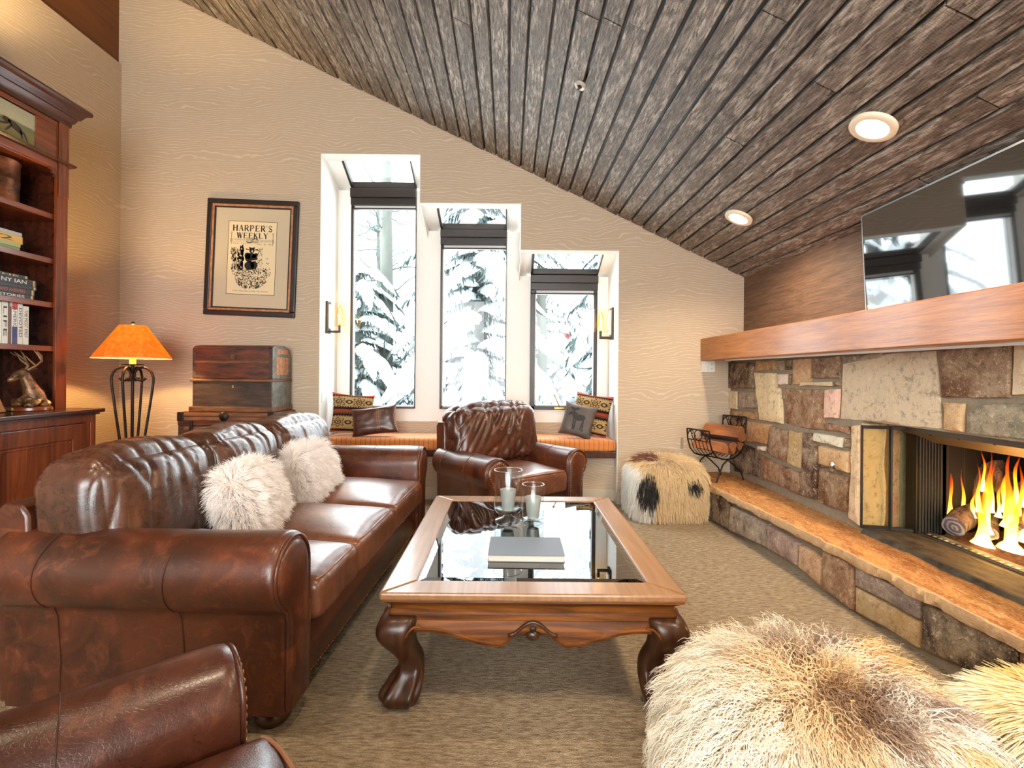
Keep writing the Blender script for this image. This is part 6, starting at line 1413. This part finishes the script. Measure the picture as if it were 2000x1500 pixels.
for k, (cx, s, y) in enumerate(((bx[0], 1, 5.20), (bx[3], -1, 5.25))):
    z0 = (1.69, 1.655)[k]; t = thing('wall_sconce', ('glass wall sconce with a glowing filament on the left cheek of the window bay', 'glass wall sconce with a glowing filament on the right cheek of the window bay')[k], 'wall lamp', (cx, y, z0))
    m = MB(); m.box((0, -0.055, 0.0), (s * 0.02, 0.055, 0.33), 0.002); m.build('backplate', M['bronze'], t)
    m = MB(); m.box((s * 0.02, -0.035, 0.05), (s * 0.034, 0.035, 0.30), 0.004); m.build('diffuser_plate', M['white'], t)
    m = MB(); m.box((s * 0.01, -0.012, 0.008), (s * 0.137, 0.012, 0.03), 0.002); m.box((s * 0.117, -0.011, 0.02), (s * 0.137, 0.011, 0.085), 0.002); m.build('arm', M['bronze'], t)
    gx = s * 0.127
    m = MB(); m.lathe([(0, 0.075), (0.078, 0.075)] + [(0.080 + 0.0012 * (i % 2), 0.085 + i * 0.0165) for i in range(15)] + [(0.077, 0.32), (0.077, 0.085), (0, 0.085)], (gx, 0, 0), 32); m.build('glass_shade', m_glass_thin('seeded_glass', (0.97, 0.96, 0.94, 1), 1.35), t, smooth=60)
    m = MB(); m.lathe([(0.012, 0.08), (0.013, 0.11), (0.03, 0.16), (0.034, 0.20), (0.026, 0.25), (0.014, 0.29), (0.0, 0.30)], (gx, 0, 0), 20)
    m.build('bulb', m_glass_thin('bulb_glass', (1, 0.86, 0.55, 1), 1.3), t, smooth=180)
    m = MB(); m.tube([(gx, 0, 0.10), (gx, 0, 0.14), (gx + .006, .004, 0.2), (gx, 0, 0.27)], [0.006, 0.017, 0.018, 0.004], 10)
    fm = plain('filament', (1, 0.8, 0.3, 1)); fb = fm.node_tree.nodes['Principled BSDF']; fb.inputs['Emission Color'].default_value = (1, 0.66, 0.16, 1); fb.inputs['Emission Strength'].default_value = 6; m.build('filament', fm, t, smooth=180)
    l = bpy.data.lights.new('sconce_light', 'POINT'); l.energy = 5; l.color = (1, 0.62, 0.22); l.shadow_soft_size = 0.03; o = bpy.data.objects.new('sconce_light', l); COL.objects.link(o); o.location = (cx + gx, y, z0 + 0.2)

# ------------------------------------------------------------------ outdoors: snow-laden trees
snow = NT('snow'); snow.set(color=L(222, 228, 232), rough=0.7, spec=0.2); snow.bump(snow.noise(snow.co('World'), 12, 4, .6), .5, .05)
nee = NT('needles'); a = nee.noise(nee.co('World'), 3, 3, .6); nee.set(color=nee.mix(a, L(38, 52, 50), L(70, 86, 83)), rough=0.8)
brk = NT('bark_pale'); a = brk.noise(brk.co('World', (4, 4, 1)), 3, 4, .6); brk.set(color=brk.mix(a, L(70, 72, 66), L(92, 95, 88)), rough=0.8)
m = MB(); rows = []
for j in range(21): rows.append([(-14 + 28 * i / 30, 6.2 + 16 * j / 20, -0.9 + 0.16 * j / 20 * 6 + 0.25 * mnoise.noise(Vector((i * .5, j * .5, 2)))) for i in range(31)])
m.loft(rows, closed=False); o = m.build('snow_ground', snow.m, smooth=180); struct(o)
def spruce(name, lab, x, y, h0, h1, boughs, rmax, seed, tr=0.13):
    rn = random.Random(seed); t = thing(name, lab, 'tree', (x, y, -0.8), group='snowy trees outside the windows')
    m = MB(); m.tube([(0, 0, 0), (0.02, 0, (h1 + .8) * .5), (0, 0, h1 + 0.8)], [tr, tr * .75, 0.03], 12); m.build('trunk', brk.m, t, smooth=60)
    sn, nd = MB(), MB()
    for b in range(boughs):
        f = b / boughs; z = h0 + (h1 - h0) * f + 0.8 + rn.uniform(-.1, .1); az = b * 2.399 + rn.uniform(-.4, .4); Lb = rmax * (1 - 0.62 * f) * rn.uniform(.75, 1.1)
        e = Vector((cos(az), sin(az), 0)); sd = Vector((-e.y, e.x, 0)); n = 12; rings = []
        path = [Vector((0, 0, z)) + e * (Lb * k / n) + Vector((0, 0, 0.12 * Lb * sin(k / n * 2.2) - 0.62 * Lb * (k / n) ** 1.7)) for k in range(n + 1)]
        for k in range(n + 1):
            q = k / n; w_ = (0.05 + 0.30 * sin(pi * min(1, q * 0.95 + .05)) ** 0.8) * Lb * 0.36 * (1 + 0.35 * mnoise.noise(Vector((k * .9, b * 3.1, seed)))); rg = []
            for j in range(12):
                a = 2 * pi * j / 12; nz = mnoise.noise(Vector((k * .8 + b, cos(a) * 1.6 + seed, sin(a) * 1.6)))
                rg.append(path[k] + sd * (cos(a) * w_ * (1 + .3 * nz)) + Vector((0, 0, (0.6 if sin(a) > 0 else 0.14) * sin(a) * w_ * (0.9 + .5 * nz) - 0.5 * abs(cos(a)) ** 2 * w_)))
            rings.append(rg)
        sn.loft(rings)
        for k in range(150):
            q = rn.random(); p = path[min(n - 1, int(q * n))].lerp(path[min(n, int(q * n) + 1)], (q * n) % 1); w_ = (0.05 + 0.30 * sin(pi * min(1, q * .95 + .05)) ** .8) * Lb * .44
            o_ = rn.uniform(-1, 1); s_ = p + sd * (o_ * w_) + Vector((0, 0, -.5 * o_ * o_ * w_ + .01)); d = (sd * o_ * 0.8 + e * 0.5 + Vector((0, 0, -rn.uniform(.7, 1.8)))).normalized() * rn.uniform(.08, .24); wd = d.cross(Vector((rn.uniform(-1, 1), rn.uniform(-1, 1), .2))).normalized() * rn.uniform(.010, .022)
            nd.add([s_ - wd, s_ + wd, s_ + d * .6 + wd * .8, s_ + d, s_ + d * .6 - wd * .8], [(0, 1, 2, 3, 4)])
    sn.build('snow_load', snow.m, t, smooth=180); nd.build('needles', nee.m, t)
spruce('snowy_spruce', 'snow-covered spruce filling the middle window', -0.55, 9.3, -0.6, 6.4, 90, 2.6, 3)
spruce('snowy_spruce', 'snow-covered spruce seen through the right window', 2.5, 10.0, -0.6, 5.6, 84, 2.7, 8)
spruce('snowy_spruce', 'snow-covered spruce low in the left window', -3.1, 10.4, -0.8, 3.4, 70, 2.6, 5)
spruce('snowy_spruce', 'snowy spruce far behind the others', 0.9, 14.5, -0.2, 9.5, 90, 3.2, 12)
def bare(lab, x, y, h, r, seed, nb=26):
    rn = random.Random(seed); t = thing('bare_tree', lab, 'tree', (x, y, -0.8), group='bare trees outside the windows'); m = MB(); m.tube([(0, 0, 0), (0.04, 0, h * .4), (-0.03, 0, h)], [r, r * .85, r * .5], 14); m.build('trunk', brk.m, t, smooth=60)
    m = MB()
    for k in range(nb):
        z = rn.uniform(.25, .98) * h; a = rn.uniform(0, 6.28); p = Vector((0, 0, z)); d = Vector((cos(a), sin(a), rn.uniform(-.1, .6))); pts = [p.copy()]
        for i in range(8): p = p + d * rn.uniform(.12, .22); d = (d + Vector((rn.uniform(-.5, .5), rn.uniform(-.5, .5), rn.uniform(-.3, .3)))).normalized(); pts.append(p.copy())
        m.tube(pts, [0.016 * (1 - i / 9) + .003 for i in range(len(pts))], 5)
        for i in range(2, 8, 1):
            q = pts[i].copy(); dd = Vector((rn.uniform(-1, 1), rn.uniform(-1, 1), rn.uniform(-.3, .7))).normalized(); m.tube([q, q + dd * .15, q + dd * .3 + Vector((0, 0, .05))], [.005, .004, .002], 4)
    m.build('branches', nee.m, t)
bare('pale bare aspen trunk in the left window', -2.62, 10.6, 8.5, 0.17, 2, 36); bare('thin bare tree behind the left window', -3.4, 13.0, 7, 0.08, 9, 40); bare('pale bare trunk at the left side of the right window', 0.62, 9.9, 6, 0.12, 15, 14)
t = thing('red_house', 'red house wall glimpsed behind the trees in the right window', 'house', (4.2, 19.0, -0.8)); 
m = MB(); m.box((-3.0, 0, 0), (3.2, 3, 4.2)); m.build('wall', plain('red_siding', L(110, 48, 44), 0.8), t)
m = MB(); m.prism([(-3.3, 4.2), (3.5, 4.2), (0.1, 6.2)], lambda p: (p[0], -0.3, p[1]), lambda p: (p[0], 3.3, p[1])); m.build('roof', snow.m, t)
